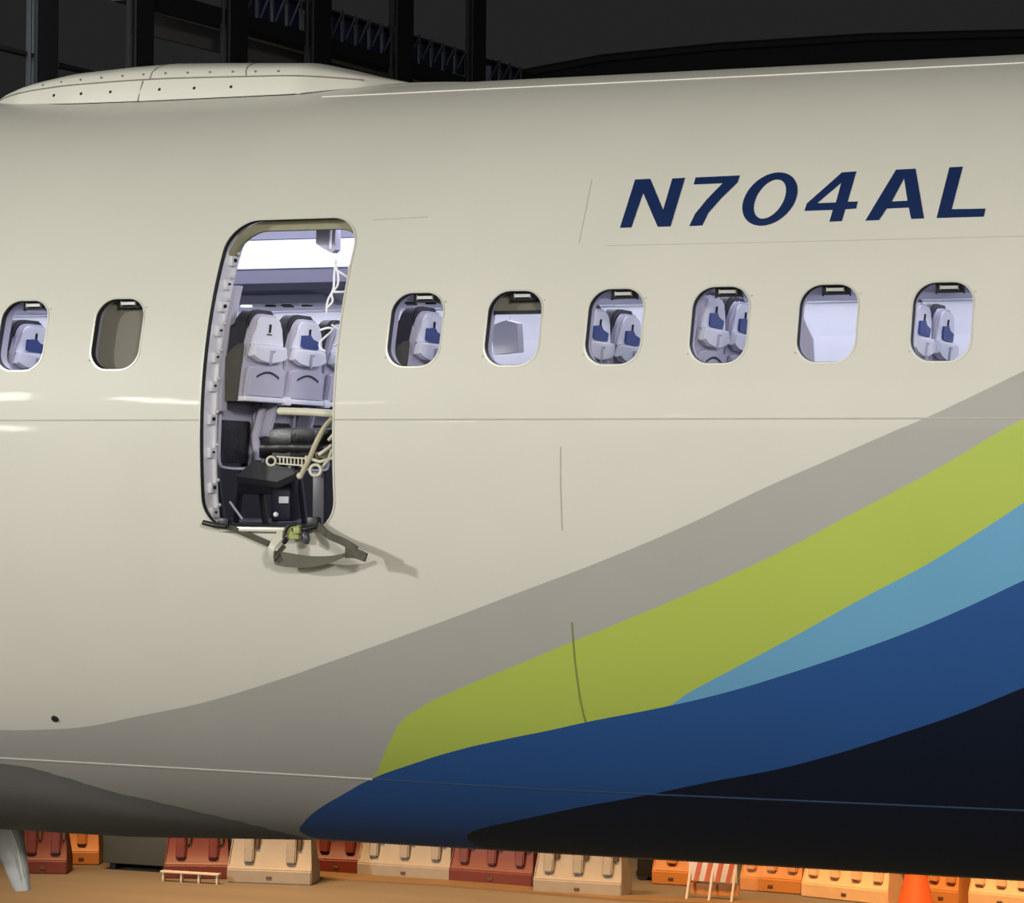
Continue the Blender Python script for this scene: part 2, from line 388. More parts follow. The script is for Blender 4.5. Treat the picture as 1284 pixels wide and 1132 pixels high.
# window fittings
for i, cx in enumerate(win_x):
    wf = None
    # bright rim around the cut-out
    bm = bmesh.new(); a = window_outline(cx, -.001); b = window_outline(cx, .0065); n = len(a)
    def ringv(pts, s): return [bm.verts.new((x, yskin(z, s), z)) for x, z in pts]
    r1, r2, r3, r4 = ringv(a, .01), ringv(a, -.003), ringv(b, -.0025), ringv(b, .002)
    for A, B in ((r1, r2), (r2, r3), (r3, r4)):
        for k in range(n): bm.faces.new((A[k], A[(k+1) % n], B[(k+1) % n], B[k]))
    fr = obj('cabin_window', bm, TRIM, JET, 40)
    bm = bmesh.new(); rs = [ringv(window_outline(cx, g), s) for g, s in ((-.001, .004), (-.004, .015), (-.004, .036))]
    for A, B in zip(rs, rs[1:]):
        for k in range(n): bm.faces.new((A[k], A[(k+1) % n], B[(k+1) % n], B[k]))
    obj('window_seal', bm, RUBBER, fr, 40)
    bm = bmesh.new(); rs = [ringv(window_outline(cx, g), s) for g, s in ((-.004, .036), (-.003, .045), (.012, .105))]
    for A, B in zip(rs, rs[1:]):
        for k in range(n): bm.faces.new((A[k], A[(k+1) % n], B[(k+1) % n], B[k]))
    obj('window_reveal', bm, LAV, fr, 40)
    bm = bmesh.new(); o_ = window_outline(cx, -.004); zc = [WC+WH/2*s/8 for s in range(-7, 8)]
    # curved pane: strips between rows
    def xrange_at(z):
        h = abs(z-WC); rr = .094; hw = WW/2-.004
        if h > WH/2-.004-rr: hw = hw-rr+math.sqrt(max(0, rr*rr-(h-(WH/2-.004-rr))**2))
        return hw
    rows = []
    for k in range(21):
        z = WC+(WH/2-.0045)*(-1+2*k/20); hw = xrange_at(z); rows.append([bm.verts.new((cx+s*hw, yskin(z, .022), z)) for s in (-1, 1)])
    for A, B in zip(rows, rows[1:]): bm.faces.new((A[0], A[1], B[1], B[0]))
    obj('pane', bm, GLASS, fr, 60)
    # shade handle at the top of every window, shade lowered on two
    dz = {1: -1, 3: .375-.045}.get(i, None)
    zb = .425
    if i == 1: zb = ZB_-.01
    if i == 3: zb = .553
    if i != 0: pass
    bm = bmesh.new(); rows = []
    for k in range(13):
        z = zb+(ZT+.03-zb)*k/12
        hw = WW/2+.01
        rows.append([bm.verts.new((cx+s*hw, yskin(z, .075+(.02*(1-((s)**2)))), z)) for s in (-1, -.5, 0, .5, 1)])
    for A, B in zip(rows, rows[1:]):
        for k in range(4): bm.faces.new((A[k], A[k+1], B[k+1], B[k]))
    if i in (1, 3):
        sh = obj('window_shade', bm, SHADE, fr, 60)
        boxo('shade_rail', cx-WW/2, cx+WW/2, yskin(zb, .085), yskin(zb, .07), zb-.008, zb+.008, RUBBER, fr, .003) if i == 3 else None
    else: bm.free()
    zz = ZT-.022
    hx = cx+.012
    boxo('handle_recess', hx-.062, hx+.062, yskin(zz, .064), yskin(zz, .05), zz-.02, zz+.03, RUBBER, fr, .006)
    boxo('shade_handle', hx-.040, hx+.040, yskin(zz, .053), yskin(zz, .034), zz-.006, zz+.009, mat('handle_cream', (.72, .72, .66), .4, noise=.04), fr, .004)
    # tiny bright rivets at the corners
    for sx, sz in ((-1, -1), (1, 1)):
        bm = bmesh.new(); x, z = cx+sx*(WW/2+.004), WC+sz*(WH/2-.045)
        bmesh.ops.create_icosphere(bm, subdivisions=1, radius=.006, matrix=Matrix.Translation((x, yskin(z), z))); obj('rivet', bm, TRIM, fr, 60)

# door surround
DF = None
out = door_outline(0.0); n = len(out)
bm = bmesh.new()
def ring2(g, s): return [bm.verts.new((x, yskin(z, s), z)) for x, z in door_outline(g)]
rs = [ring2(0, .003), ring2(-.001, -.004), ring2(.007, -.003), ring2(.007, .002)]
for A, B in zip(rs, rs[1:]):
    for k in range(n): bm.faces.new((A[k], A[(k+1) % n], B[(k+1) % n], B[k]))
DF = obj('door_frame', bm, mat('door_rim', (.56, .55, .47), .4, noise=.05), JET, 40); DF['label'] = 'pale rim and stripped frame of the open doorway'
bm = bmesh.new(); rs = [ring2(-.001, .0), ring2(-.001, .022), ring2(-.004, .023), ring2(-.004, .028)]
for A, B in zip(rs, rs[1:]):
    for k in range(n): bm.faces.new((A[k], A[(k+1) % n], B[(k+1) % n], B[k]))
obj('door_seal', bm, RUBBER, DF, 40)
# inner jambs (left and right) following the curve
def jamb(x0, x1, s0, s1, z0, z1, m, name, nn=24):
    bm = bmesh.new(); rows = []
    for k in range(nn+1):
        z = z0+(z1-z0)*k/nn
        rows.append([bm.verts.new((x, yskin(z, s), z)) for x, s in ((x0, s0), (x1, s0), (x1, s1), (x0, s1))])
    for A, B in zip(rows, rows[1:]):
        for a in range(4): bm.faces.new((A[a], A[(a+1) % 4], B[(a+1) % 4], B[a]))
    bm.faces.new(rows[0]); bm.faces.new(rows[-1][::-1])
    return obj(name, bm, m, DF)
jamb(DX0-.02, DX0+.004, .024, .16, DZ0+.04, DZ1-.06, ALU, 'jamb_plate')
jamb(DX0+.003, DX0+.02, .12, .135, DZ0+.06, DZ1-.14, ALU, 'jamb_flange')
jamb(DX0-.02, DX0+.028, .16, .215, .10, .72, LAV, 'torn_trim_panel')
jamb(DX1-.004, DX1+.02, .024, .16, DZ0+.04, DZ1-.06, ALU, 'jamb_plate')
for z in (.84, .72, .61, .49, .36, .22, .06, -.10, -.27, -.39):
    y = yskin(z, .09)
    big = z in (.84, .61, .06, -.27)
    bm = bmesh.new(); box(bm, DX0+.002, DX0+.022, y-.025, y+.028, z-.028, z+.022, .005); bs = obj('stop_fitting', bm, ALU, DF, 35)
    bm = bmesh.new(); bmesh.ops.create_cone(bm, cap_ends=True, segments=12, radius1=.010 if big else .006, radius2=.009 if big else .005, depth=.012, matrix=Matrix.Translation((DX0+.026, y, z)) @ Matrix.Rotation(math.pi/2, 4, 'Y'))
    obj('stop_pin_hole', bm, HOLE, bs, 40)
    bm = bmesh.new(); bmesh.ops.create_uvsphere(bm, u_segments=10, v_segments=6, radius=.010, matrix=Matrix.Translation((DX0+.028, y+.03, z+.035))); obj('bolt_head', bm, TRIM, bs, 60)
# upper lip seen from below
bm = bmesh.new(); rows = []
for k in range(25):
    t = k/24; x = DX0+.005+(DX1-DX0-.01)*t; e = min(t, 1-t)*(DX1-DX0); d = 0
    if e < .155: d = .155-math.sqrt(max(0, .155**2-(.155-e)**2))
    ztop = DZ1-.001-d
    low = .045
    rows.append([bm.verts.new((x, yskin(ztop-a, s), ztop-a)) for a, s in ((0, .046), (low*.4, .062), (low, .085), (low+.004, .095), (low-.004, .12), (0, .12))])
for A, B in zip(rows, rows[1:]):
    for a in range(6): bm.faces.new((A[a], A[(a+1) % 6], B[(a+1) % 6], B[a]))
bm.faces.new(rows[0]); bm.faces.new(rows[-1][::-1])
o = obj('upper_lip', bm, OLIVE, DF, 40); o['label'] = 'olive upper frame lip'
# sill
boxo('sill_plate', DX0+.10, DX1-.14, -1.86, -1.55, DZ0-.005, DZ0+.018, mat('sill_metal', (.62, .61, .52), .35, metal=.3, noise=.1, nscale=20), DF, .006)

# cabin interior parts
boxo('cabin_floor', XA, XB, -1.78, 1.78, -.49, -.452, FLOORM, JET)
bm = bmesh.new()
prof = [(1.50, .80), (1.64, .80), (1.70, .62), (1.75, .35), (1.75, 0), (1.70, -.45), (1.72, -.45), (1.78, 0), (1.78, .36), (1.74, .72), (1.70, 1.0)]
def extr(name, prof, m, parent, x0=XA+.1, x1=XB-.1, smooth=None):
    bm = bmesh.new(); A = [bm.verts.new((x0, *p)) for p in prof]; B = [bm.verts.new((x1, *p)) for p in prof]; n = len(A)
    bm.faces.new(A[::-1]); bm.faces.new(B)
    for i in range(n): bm.faces.new((A[i], A[(i+1) % n], B[(i+1) % n], B[i]))
    return obj(name, bm, m, parent, smooth)
bm.free()
extr('far_sidewall', prof, WHITE, JET)
extr('shaded_lower_sidewall', [(1.735, .14), (1.735, 0), (1.685, -.45), (1.695, -.45), (1.745, 0), (1.745, .14)], FLOORM, JET)  # carpeted lower wall; near-black colour paints the shade under the seats
extr('service_panel_rail', [(.98, .885), (1.52, .80), (1.52, .82), (.98, .905)], LAVD, JET)
extr('overhead_bin_far', [(.80, .995), (.85, .92), (.94, .885), (.95, .92), (1.55, .93), (1.4, 1.1), (.80, 1.1)], LAVD, JET)
extr('lit_bin_face', [(.79, 1.0), (.795, 1.165), (.84, 1.165), (.84, 1.0)], WHITE, JET)  # upper bin face; its lit brightness is put into the white colour
extr('ceiling_panel', [(.80, 1.17), (.70, 1.40), (.2, 1.56), (-.2, 1.56), (-.75, 1.44), (-.75, 1.47), (-.2, 1.60), (.2, 1.60), (.72, 1.43), (.83, 1.20)], LAVD, JET)
extr('overhead_bin_near', [(-.72, 1.42), (-.66, 1.22), (-.78, 1.12), (-1.38, 1.10), (-1.44, 1.12), (-1.36, 1.22)], LAVD, JET)
for nm, xx in (('bulkhead_front', XA+.05), ('bulkhead_rear', XB-.1)):
    boxo(nm, xx, xx+.03, -1.4, 1.4, -.45, 1.2, LAV, JET)
# cabin lighting: lit strips along the bins and ceiling
extr('cabin_light_strip', [(.66, 1.43), (.72, 1.36), (.71, 1.35), (.65, 1.42)], STRIPL, JET)
for x in (-4.4, -1.9, .6, 3.1, 5.6):
    area('cabin_ceiling_lamp', (x, .0, 1.50), (x, .05, 0), 2.4, .5, 38, (.84, .87, 1.0))
    area('cabin_side_lamp', (x, 1.28, .79), (x, 1.72, .35), 2.4, .08, 7, (.86, .88, 1.0), 140)
    area('cabin_wash_lamp', (x, -1.25, 1.06), (x, -1.1, 0), 2.2, .10, 7, (.86, .87, 1.0))
# passenger service units on the far rail
for k, x in enumerate((-2.85, -2.05, -1.25)):
    pu = boxo('service_unit', x-.30, x+.30, 1.05, 1.40, .815, .87, mat('service_grey', (.36, .38, .44), .5, noise=.06), JET, .01, )
    for j, (dx, dy) in enumerate(((-.10, .08), (.02, .05), (.12, .12), (-.02, .16))):
        bm = bmesh.new(); bmesh.ops.create_cone(bm, cap_ends=True, segments=12, radius1=.035, radius2=.03, depth=.012, matrix=Matrix.Translation((x+dx, 1.10+dy, .813))); obj('air_vent', bm, HOLE, pu, 40)
    bm = bmesh.new(); bmesh.ops.create_cone(bm, cap_ends=True, segments=12, radius1=.035, radius2=.03, depth=.014, matrix=Matrix.Translation((x-.24, 1.14, .813)))
    obj('reading_light', bm, mat('reading_glow', (1, 1, 1), .5, emit=(1, .98, .92), estr=2.5, noise=.01), pu, 40)

# belly fairing (front left, under the wing root)
bm = bmesh.new(); pixf = [(0, 951), (39, 957), (93, 973), (140, 988), (200, 1001), (300, 1025), (385, 1046)]
fc = [(surf(*p).x, th_of(surf(*p))) for p in pixf]
fc = [(-6, fc[0][1]+.2)]+fc
def thf(x):
    for (a, b), (c, d) in zip(fc, fc[1:]):
        if x <= c: return b+(d-b)*(x-a)/(c-a)
    return fc[-1][1]
rows = []
for k in range(50):
    x = -6+(fc[-1][0]+6)*k/49; t0 = thf(x); rr = []
    for j in range(26):
        s = j/25; t = t0+(-1.75-t0)*s; e = min(1, s*5); amp = .045*min(1, (fc[-1][0]-x)/1.2); off = -.003+amp*(e*e*(3-2*e))
        rr.append(bm.verts.new((x, *ell(t, off))))
    rows.append(rr)
for A, B in zip(rows, rows[1:]):
    for j in range(25): bm.faces.new((A[j], A[j+1], B[j+1], B[j]))
o = obj('belly_fairing', bm, mat('shaded_fairing_grey', (.13, .13, .12), .5, noise=.06, nscale=3), JET, 60)  # grey darkened, shade of the downward-facing side put into the colour
bm = bmesh.new(); pts = [at_y(*p, -.35) for p in ((-60, 1012), (28, 1006), (62, 1009), (44, 1020), (24, 1029), (-60, 1030))]
a = [bm.verts.new(p) for p in pts]; b = [bm.verts.new(p+Vector((0, .4, 0))) for p in pts]; bm.faces.new(a); bm.faces.new(b[::-1])
for i in range(6): bm.faces.new((a[i], b[i], b[(i+1) % 6], a[(i+1) % 6]))
bmesh.ops.bevel(bm, geom=bm.edges[:], offset=.012, segments=2, affect='EDGES')
obj('fairing_wedge', bm, mat('fairing_light', (.36, .36, .33), .5, noise=.08, nscale=5), JET, 50)
# hanging tapered strut at the lower left
bm = bmesh.new(); rows = []
for (x0, y0), (x1, y1) in (((-30, 1020), (22, 1016)), ((-12, 1040), (28, 1040)), ((0, 1075), (33, 1072)), ((13, 1105), (37, 1102)), ((19, 1117), (38, 1116))):
    A = at_y(x0, y0, .30); B = at_y(x1, y1, .30); w = (B-A).length; rr = []
    for k in range(12):
        t = 2*math.pi*k/12; rr.append(bm.verts.new((A+B)/2+(B-A)/2*math.cos(t)+Vector((0, 1, 0))*w*.3*math.sin(t)))
    rows.append(rr)
for A, B in zip(rows, rows[1:]):
    for k in range(12): bm.faces.new((A[k], A[(k+1) % 12], B[(k+1) % 12], B[k]))
bm.faces.new(rows[0]); bm.faces.new(rows[-1][::-1])
gs = obj('gear_strut', bm, mat('strut_grey', (.48, .48, .47), .35, metal=.2, noise=.15, nscale=9), JET, 60)
tubeo('strut_highlight', [at_y(10, 1034, .12), at_y(20, 1055, .14), at_y(27, 1085, .16), at_y(30, 1100, .18)], .006, TRIM, gs)  # thin bright tube standing in for a highlight down the strut

# antenna radome on the crown
RM = empty('satellite_radome', (0, 0, 1.85)); RM.parent = JET; RM['label'] = 'long cream dome housing on the crown'
def lerp_tab(tab, x):
    for (a, b), (c, d) in zip(tab, tab[1:]):
        if x <= c: return b+(d-b)*max(0, (x-a))/(c-a)
    return tab[-1][1]
top = [(-3.30, 1.85), (-3.164, 1.872), (-3.035, 1.938), (-2.803, 1.993), (-2.564, 2.027), (-2.212, 2.045), (-1.949, 2.050), (-1.655, 2.038), (-1.132, 2.010), (-.985, 1.975), (-.80, 1.925), (-.60, 1.882)]
wid = [(-3.30, .10), (-3.15, .30), (-2.9, .46), (-2.5, .56), (-2.0, .60), (-1.1, .60), (-.8, .45), (-.60, .15)]
def rad_section(x, n=14, grow=0.0, lift=0.0):
    h = lerp_tab(top, x)+lift; w = lerp_tab(wid, x)+grow; zb = math.sqrt(R*R-w*w)-.004; out = []
    zs = zb+(h-zb)*.50                                     # shoulder
    pts = [(-w, zb), (-w*.985, zb+(zs-zb)*.5), (-w*.95, zs)]
    for k in range(1, n): 
        a = math.pi*k/n; pts.append((-w*.95*math.cos(a)*(1), zs+(h-zs)*math.sin(a)**.8))
    return pts+[(w*.95, zs), (w*.985, zb+(zs-zb)*.5), (w, zb)]
bm = bmesh.new(); rows = []
NX = 60
for k in range(NX+1):
    x = -3.30+2.70*k/NX; rows.append([bm.verts.new((x, p[0], p[1]-1.85)) for p in rad_section(x)])
for A, B in zip(rows, rows[1:]):
    for j in range(len(A)-1): bm.faces.new((A[j], A[j+1], B[j+1], B[j]))
bm.faces.new(rows[0]); bm.faces.new(rows[-1][::-1])
obj('radome_shell', bm, CREAM, RM, 50)
# flange/fillet plate under it
bm = bmesh.new(); rows = []
for k in range(NX+1):
    x = -3.6+3.25*k/NX; w = max(.05, lerp_tab([(-3.6, .15), (-3.3, .5), (-2.9, .66), (-2, .80), (-1.2, .76), (-.75, .55), (-.35, .12)], x)); rr = []
    for j in range(17):
        s = -1+2*j/16; y = w*s; rr.append(bm.verts.new((x, y, math.sqrt((R)**2-y*y)+.016*(1-abs(s)**5)-1.85-.002)))
    rows.append(rr)
for A, B in zip(rows, rows[1:]):
    for j in range(16): bm.faces.new((A[j], A[j+1], B[j+1], B[j]))
obj('radome_flange', bm, CREAM, RM, 50)
def rad_pt(x, t, off=.003):       # t 0..1 along lower panel from skirt to shoulder
    w = lerp_tab(wid, x); h = lerp_tab(top, x); zb = math.sqrt(R*R-w*w)-.004; zs = zb+(h-zb)*.5
    if t <= 1: return Vector((x, -w*(1-.05*t)-off, zb+(zs-zb)*t-1.85))
    a = (t-1)*math.pi/2; return Vector((x, -w*.95*math.cos(a)-off*.7, zs+(h-zs)*math.sin(a)**.8-1.85+off*.7))
tubeo('panel_joint', [rad_pt(-3.2+2.4*k/24, 1.0, .0) for k in range(25)], .0045, mat('joint_grey', (.18, .17, .15), .6, noise=.1), RM, 6, False)
tubeo('skirt_joint', [rad_pt(-3.22+2.55*k/26, .07, .004) for k in range(27)], .007, HOLE, RM, 6, False)
tubeo('panel_joint', [rad_pt(-2.06+.02*k/4, k/4*.95, .001) for k in range(5)], .005, MATS['joint_grey'], RM, 6, False)
tubeo('panel_joint', [rad_pt(-2.0+.03*k/4, 1.0+k/4*.5, .0) for k in range(5)], .003, MATS['joint_grey'], RM, 6, False)
tubeo('panel_joint', [rad_pt(-1.42-.03*k/4, 1.0+k/4*.5, .0) for k in range(5)], .003, MATS['joint_grey'], RM, 6, False)
for x in (-2.64, -2.47, -2.28, -2.08+.13, -1.74, -1.53): pass
for x, t, rr in [(x, .55, .011) for x in (-2.62, -2.43, -2.24, -1.93, -1.72, -1.50)]+[(x, 1.10, .006) for x in [-2.72+.135*k for k in range(12)]]:
    bm = bmesh.new(); bmesh.ops.create_uvsphere(bm, u_segments=8, v_segments=5, radius=rr, matrix=Matrix.Translation(rad_pt(x, t, 0))); obj('fastener', bm, HOLE if rr > .01 else MATS['joint_grey'], RM, 60)
bm = bmesh.new(); A = [rad_pt(-1.88+.3*k/8, tt, .002) for tt in (.22, .34) for k in range(9)]
vv = [bm.verts.new(p) for p in A]
for k in range(8): bm.faces.new((vv[k], vv[k+1], vv[k+10], vv[k+9]))
obj('placard_strip', bm, mat('placard_grey', (.33, .32, .29), .6, noise=.3, nscale=60), RM)

# ------------------------------------------------------------------ seats
FZ = -.45
def outline_mesh(bm, pts, x0, x1, lean, bev=.008):
    """pts (y, z above floor) extruded between x0 and x1, sheared back with height"""
    zm = lambda z: z if z < .62 else .62-.012+(z-.62)*.88
    fn = lambda x: (lambda y, z: ((x(z) if callable(x) else x)+lean*(z-.62), y, zm(z)))
    a = [bm.verts.new(fn(x0)(*p)) for p in pts]; b = [bm.verts.new(fn(x1)(*p)) for p in pts]; n = len(a)
    f1 = bm.faces.new(a); f2 = bm.faces.new(b[::-1])
    for i in range(n): bm.faces.new((a[i], b[i], b[(i+1) % n], a[(i+1) % n]))
    if bev:
        bmesh.ops.bevel(bm, geom=[e for e in list(f1.edges)+list(f2.edges)], offset=bev, segments=2, affect='EDGES')
LEAN = .09
def head_outline(w0, w1, z0, z1, r=.07, n=6):
    pts = [(-w0/2, z0)]
    for k in range(n+1): a = math.pi-math.pi/2*k/n; pts.append((-w1/2+r+r*math.cos(a), z1-r+r*math.sin(a)))
    for k in range(n+1): a = math.pi/2-math.pi/2*k/n; pts.append((w1/2-r+r*math.cos(a), z1-r+r*math.sin(a)))
    pts.append((w0/2, z0)); return pts
def make_seat(blue=True, back=True, arms=(1,)):
    """seat facing -X; the rear face of its back stands at x=0 at 0.62 m above the floor"""
    t = empty('airline_seat', (0, 0, 0))
    def part(name, fnb, m, par=t, sm=35, label=None):
        bm = bmesh.new(); fnb(bm); o = obj(name, bm, m, par, sm)
        if label: o['label'] = label
        return o
    if back:
        def up(bm): outline_mesh(bm, [(-.222, .60), (-.222, .80)]+head_outline(.41, .35, .88, 1.125, .10)+[(.222, .80), (.222, .60)], lambda z: min(-.10, -.30+(z-.60)*.52), -.028, LEAN, .012)
        part('upholstery', up, DARK)
        def sh(bm): outline_mesh(bm, [(-.215, .60), (-.210, .80)]+head_outline(.40, .31, .86, 1.10, .09)+[(.210, .80), (.215, .60)], -.030, 0, LEAN, .008)
        s = part('back_shell', sh, LAV)
        part('lower_shell', lambda bm: outline_mesh(bm, [(-.215, .33), (-.22, .60), (.22, .60), (.215, .33)], -.20, -.135, .05, .01), LAV)
        s2 = part('side_bolster', lambda bm: outline_mesh(bm, [(-.228, .60), (-.228, .75), (-.228, .90), (-.20, .93), (-.205, .60)], lambda z: -.235+(z-.6)*.55, -.012, LEAN, .004), SIDE)
        part('side_bolster', lambda bm: outline_mesh(bm, [(.205, .60), (.20, .93), (.228, .90), (.228, .75), (.228, .60)], lambda z: -.235+(z-.6)*.55, -.012, LEAN, .004), SIDE)
        hp = part('head_panel', lambda bm: outline_mesh(bm, head_outline(.35, .26, .925, 1.085, .06), -.002, .012, LEAN, .005), WHITE)
        part('device_clip', lambda bm: (outline_mesh(bm, [(-.007, 1.0), (-.007, 1.045), (.007, 1.045), (.007, 1.0)], .010, .018, LEAN, 0), outline_mesh(bm, [(-.025, .985), (-.025, .991), (.025, .991), (.025, .985)], .010, .015, LEAN, 0)), HOLE, hp)
        part('device_shelf', lambda bm: outline_mesh(bm, [(-.17, .925), (-.19, .86), (-.12, .835), (0, .828), (.12, .835), (.19, .86), (.17, .925)], .0, .035, LEAN, .008), WHITE)
        part('shelf_catch', lambda bm: outline_mesh(bm, [(-.012, .90), (-.012, .83), (.0, .815), (.004, .83), (.004, .885), (.03, .89), (.03, .90)], .034, .042, LEAN, 0), LAVD)
        tt = part('tray_table', lambda bm: outline_mesh(bm, [(-.20, .635), (-.185, .80), (-.10, .81), (.10, .81), (.185, .80), (.20, .635)], .0, .028, LEAN, .008), LAV)
        def slot(bm):
            pts = [(-.12+.24*k/10, .755+.028*math.sin(math.pi*k/10)) for k in range(11)]
            outline_mesh(bm, pts+[(y, z-.012) for y, z in pts[::-1]], .024, .0305, LEAN, 0)
        part('tray_slot', slot, DARK, tt)
        part('tray_edge', lambda bm: box(bm, -.01, .035, -.222, .222, .60, .625, .006), WHITE, tt, label='white lower edge of the folded tray')
        part('tray_hinge', lambda bm: box(bm, -.01, .045, .195, .255, .590, .632, .008), WHITE, tt)
        if blue:
            part('blue_card', lambda bm: (outline_mesh(bm, [(-.09, .945), (-.09, 1.005), (.0, 1.012), (.03, .99), (.105, .975), (.10, .932), (-.06, .935)], .012, .022, LEAN, 0)), BLUE, hp, label='blue card tucked behind the seat head')
        pk = part('literature_pocket', lambda bm: outline_mesh(bm, [(-.16, .30), (-.165, .50), (-.15, .51), (.13, .51), (.15, .50), (.14, .30)], -.14, -.12, .05, .004), BLACK)
        def fr(bm):
            L_ = [(-.115+.05*(z-.62), y, z) for y, z in ((-.19, .59), (-.19, .42), (-.175, .30), (-.10, .275), (.10, .275), (.15, .30), (.165, .42), (.175, .56))]
            tube(bm, spline(L_, 3), .009, 6)
        part('pocket_frame', fr, LAV, pk, 60)
    part('cushion', lambda bm: box(bm, -.64, -.215, -.215, .215, .36, .47, .035), BLACK)
    part('cushion_pan', lambda bm: box(bm, -.62, -.215, -.21, .21, .31, .355, .01), DARK)
    for a in arms:
        y0 = .225*a
        ar = part('armrest', lambda bm: box(bm, -.50, -.10, y0-.026, y0+.026, .605, .645, .018), LAV)
        part('armrest_post', lambda bm: outline_mesh(bm, [(y0-.015, .40), (y0-.02, .62), (y0+.02, .62), (y0+.015, .40)], -.20, -.12, .1, .006), LAV, ar)
    part('end_frame', lambda bm: outline_mesh(bm, [(.20, .30), (.20, .60), (.245, .60), (.245, .30)], -.09, -.01, .28, .008), LAV)
    for x in (-.42, -.12):
        part('leg', lambda bm: tube(bm, [(x, .21, .33), (x-.05 if x < -.3 else x+.05, .21, .0)], .018, 8), DARK)
    return t
proto_blue = make_seat(True)
proto_plain = make_seat(False)
ROWX = -.867
seat_labels = {
 (-2, 1): 'seat back with blue card seen through the window at the far left edge',
 (-1, 2): 'seat back with blue card glimpsed at the left inside the doorway beside the jamb',
 (0, 0): 'plain lavender seat back nearest the doorway jamb, left of the pair in the opening',
 (0, 1): 'lavender seat back with blue card, right of the pair in the doorway opening',
 (0, 2): 'seat back cut off by the right edge of the doorway, behind loose white cables',
 (1, 0): 'seat back with blue card filling the first window right of the doorway',
 (2, 0): 'left seat back in the third window right of the doorway',
 (2, 1): 'right seat back in the third window right of the doorway',
 (3, 0): 'left seat back with blue card in the fourth window right of the doorway',
 (3, 1): 'right-hand seat back partly shown in the fourth window right of the doorway',
 (4, 0): 'left seat back in the last full window at the right',
 (4, 1): 'right seat back in the last full window at the right',
}
DXS = {1: .09, 2: .15, 3: -.07, 4: .12, -2: -.02, -1: .08}
SY = (-1.455, -1.01, -.565)
used = {True: False, False: False}
def seat_at(k, j, label, blue=True, dx=0, dz=0, group=None):
    src = proto_blue if blue else proto_plain
    o = src if not used[blue] else copy_tree(src)
    used[blue] = True
    dx = DXS.get(k, 0); dz = .05 if k == 3 else 0; o.location = (ROWX+.79*k+dx, SY[j], FZ+dz); tag(o, label, 'seat', group or 'airline seats in rows inside the cabin'); return o
seat_at(0, 0, seat_labels[(0, 0)], False)
for (k, j), lb in seat_labels.items():
    if (k, j) != (0, 0): seat_at(k, j, lb)
# the seat at the opening lost its back: bench and armrest frame
es = make_seat(False, back=False, arms=(1,))
es.location = (ROWX+.79, SY[0], FZ); tag(es, 'stripped seat beside the doorway with black cushion and no back', 'seat')
es.name = 'airline_seat'
E = empty('exposed_armrest_frame', (0, 0, 0), label='cream armrest and pierced metal link sticking out at the right of the doorway', cat='armrest')
YA = -1.70
def P(x, y, Y=YA): return at_y(x, y, Y)
bm = bmesh.new(); tube(bm, [P(351, 515.5), P(356, 515.5), P(385, 516.5), P(425, 519)], .019, 12); obj('armrest', bm, CREAMP, E, 50)
bm = bmesh.new(); bmesh.ops.create_uvsphere(bm, u_segments=12, v_segments=8, radius=.0195, matrix=Matrix.Translation(P(352, 515.5))); obj('armrest_end', bm, CREAMP, E, 60)
tubeo('diagonal_strut', [P(417, 524), P(406, 537), P(396, 556), P(388, 575), P(378, 595)], .013, mat('strut_tan', (.42, .38, .27), .45, noise=.1), E, 10)
bm = bmesh.new(); bmesh.ops.create_uvsphere(bm, u_segments=12, v_segments=8, radius=.017, matrix=Matrix.Translation(P(376, 596.5))); obj('strut_end', bm, CREAMP, E, 60)
def torus(c, Rm, rm, name, m, par):
    bm = bmesh.new(); n = 24; rings = []
    ax = rt; az = Vector((0, 0, 1))
    for k in range(n):
        a = 2*math.pi*k/n; d = ax*math.cos(a)+az*math.sin(a); cc = c+d*Rm
        rings.append([bm.verts.new(cc+d*rm*math.cos(b)+ax.cross(az)*rm*math.sin(b)) for b in [2*math.pi*i/8 for i in range(8)]])
    for k in range(n):
        A, B = rings[k], rings[(k+1) % n]
        for i in range(8): bm.faces.new((A[i], A[(i+1) % 8], B[(i+1) % 8], B[i]))
    return obj(name, bm, m, par, 60)
torus(P(340, 578, YA-.02), .021, .006, 'link_ring', CREAMP, E); torus(P(395.5, 589.5, YA-.02), .026, .008, 'link_ring', CREAMP, E)
bm = bmesh.new(); tube(bm, [P(347, 572.5), P(385, 575)], .004, 6); tube(bm, [P(346, 581), P(385, 584)], .004, 6)
for k in range(8): tube(bm, [P(351+k*4.6, 573), P(351+k*4.6, 582.5)], .0045, 6)
obj('pierced_link', bm, CREAMP, E, 60)
bm = bmesh.new()
for pl in ([(383, 573), (401, 579), (418, 574)], [(385, 585), (378, 584)], [(404, 586), (412, 577), (417, 563)], [(400, 570), (410, 563), (416, 558)], [(412, 552), (418, 545)]): tube(bm, [P(*p, YA+.01) for p in pl], .009, 8)
obj('latch_bracket', bm, CREAMP, E, 50)
bm = bmesh.new(); box(bm, -.05, .05, -.02, .02, -.035, .035, .01, Matrix.Translation(P(409, 566, YA+.05))); obj('latch_housing', bm, mat('tan_metal', (.30, .26, .18), .5, noise=.3, nscale=30), E, 35)
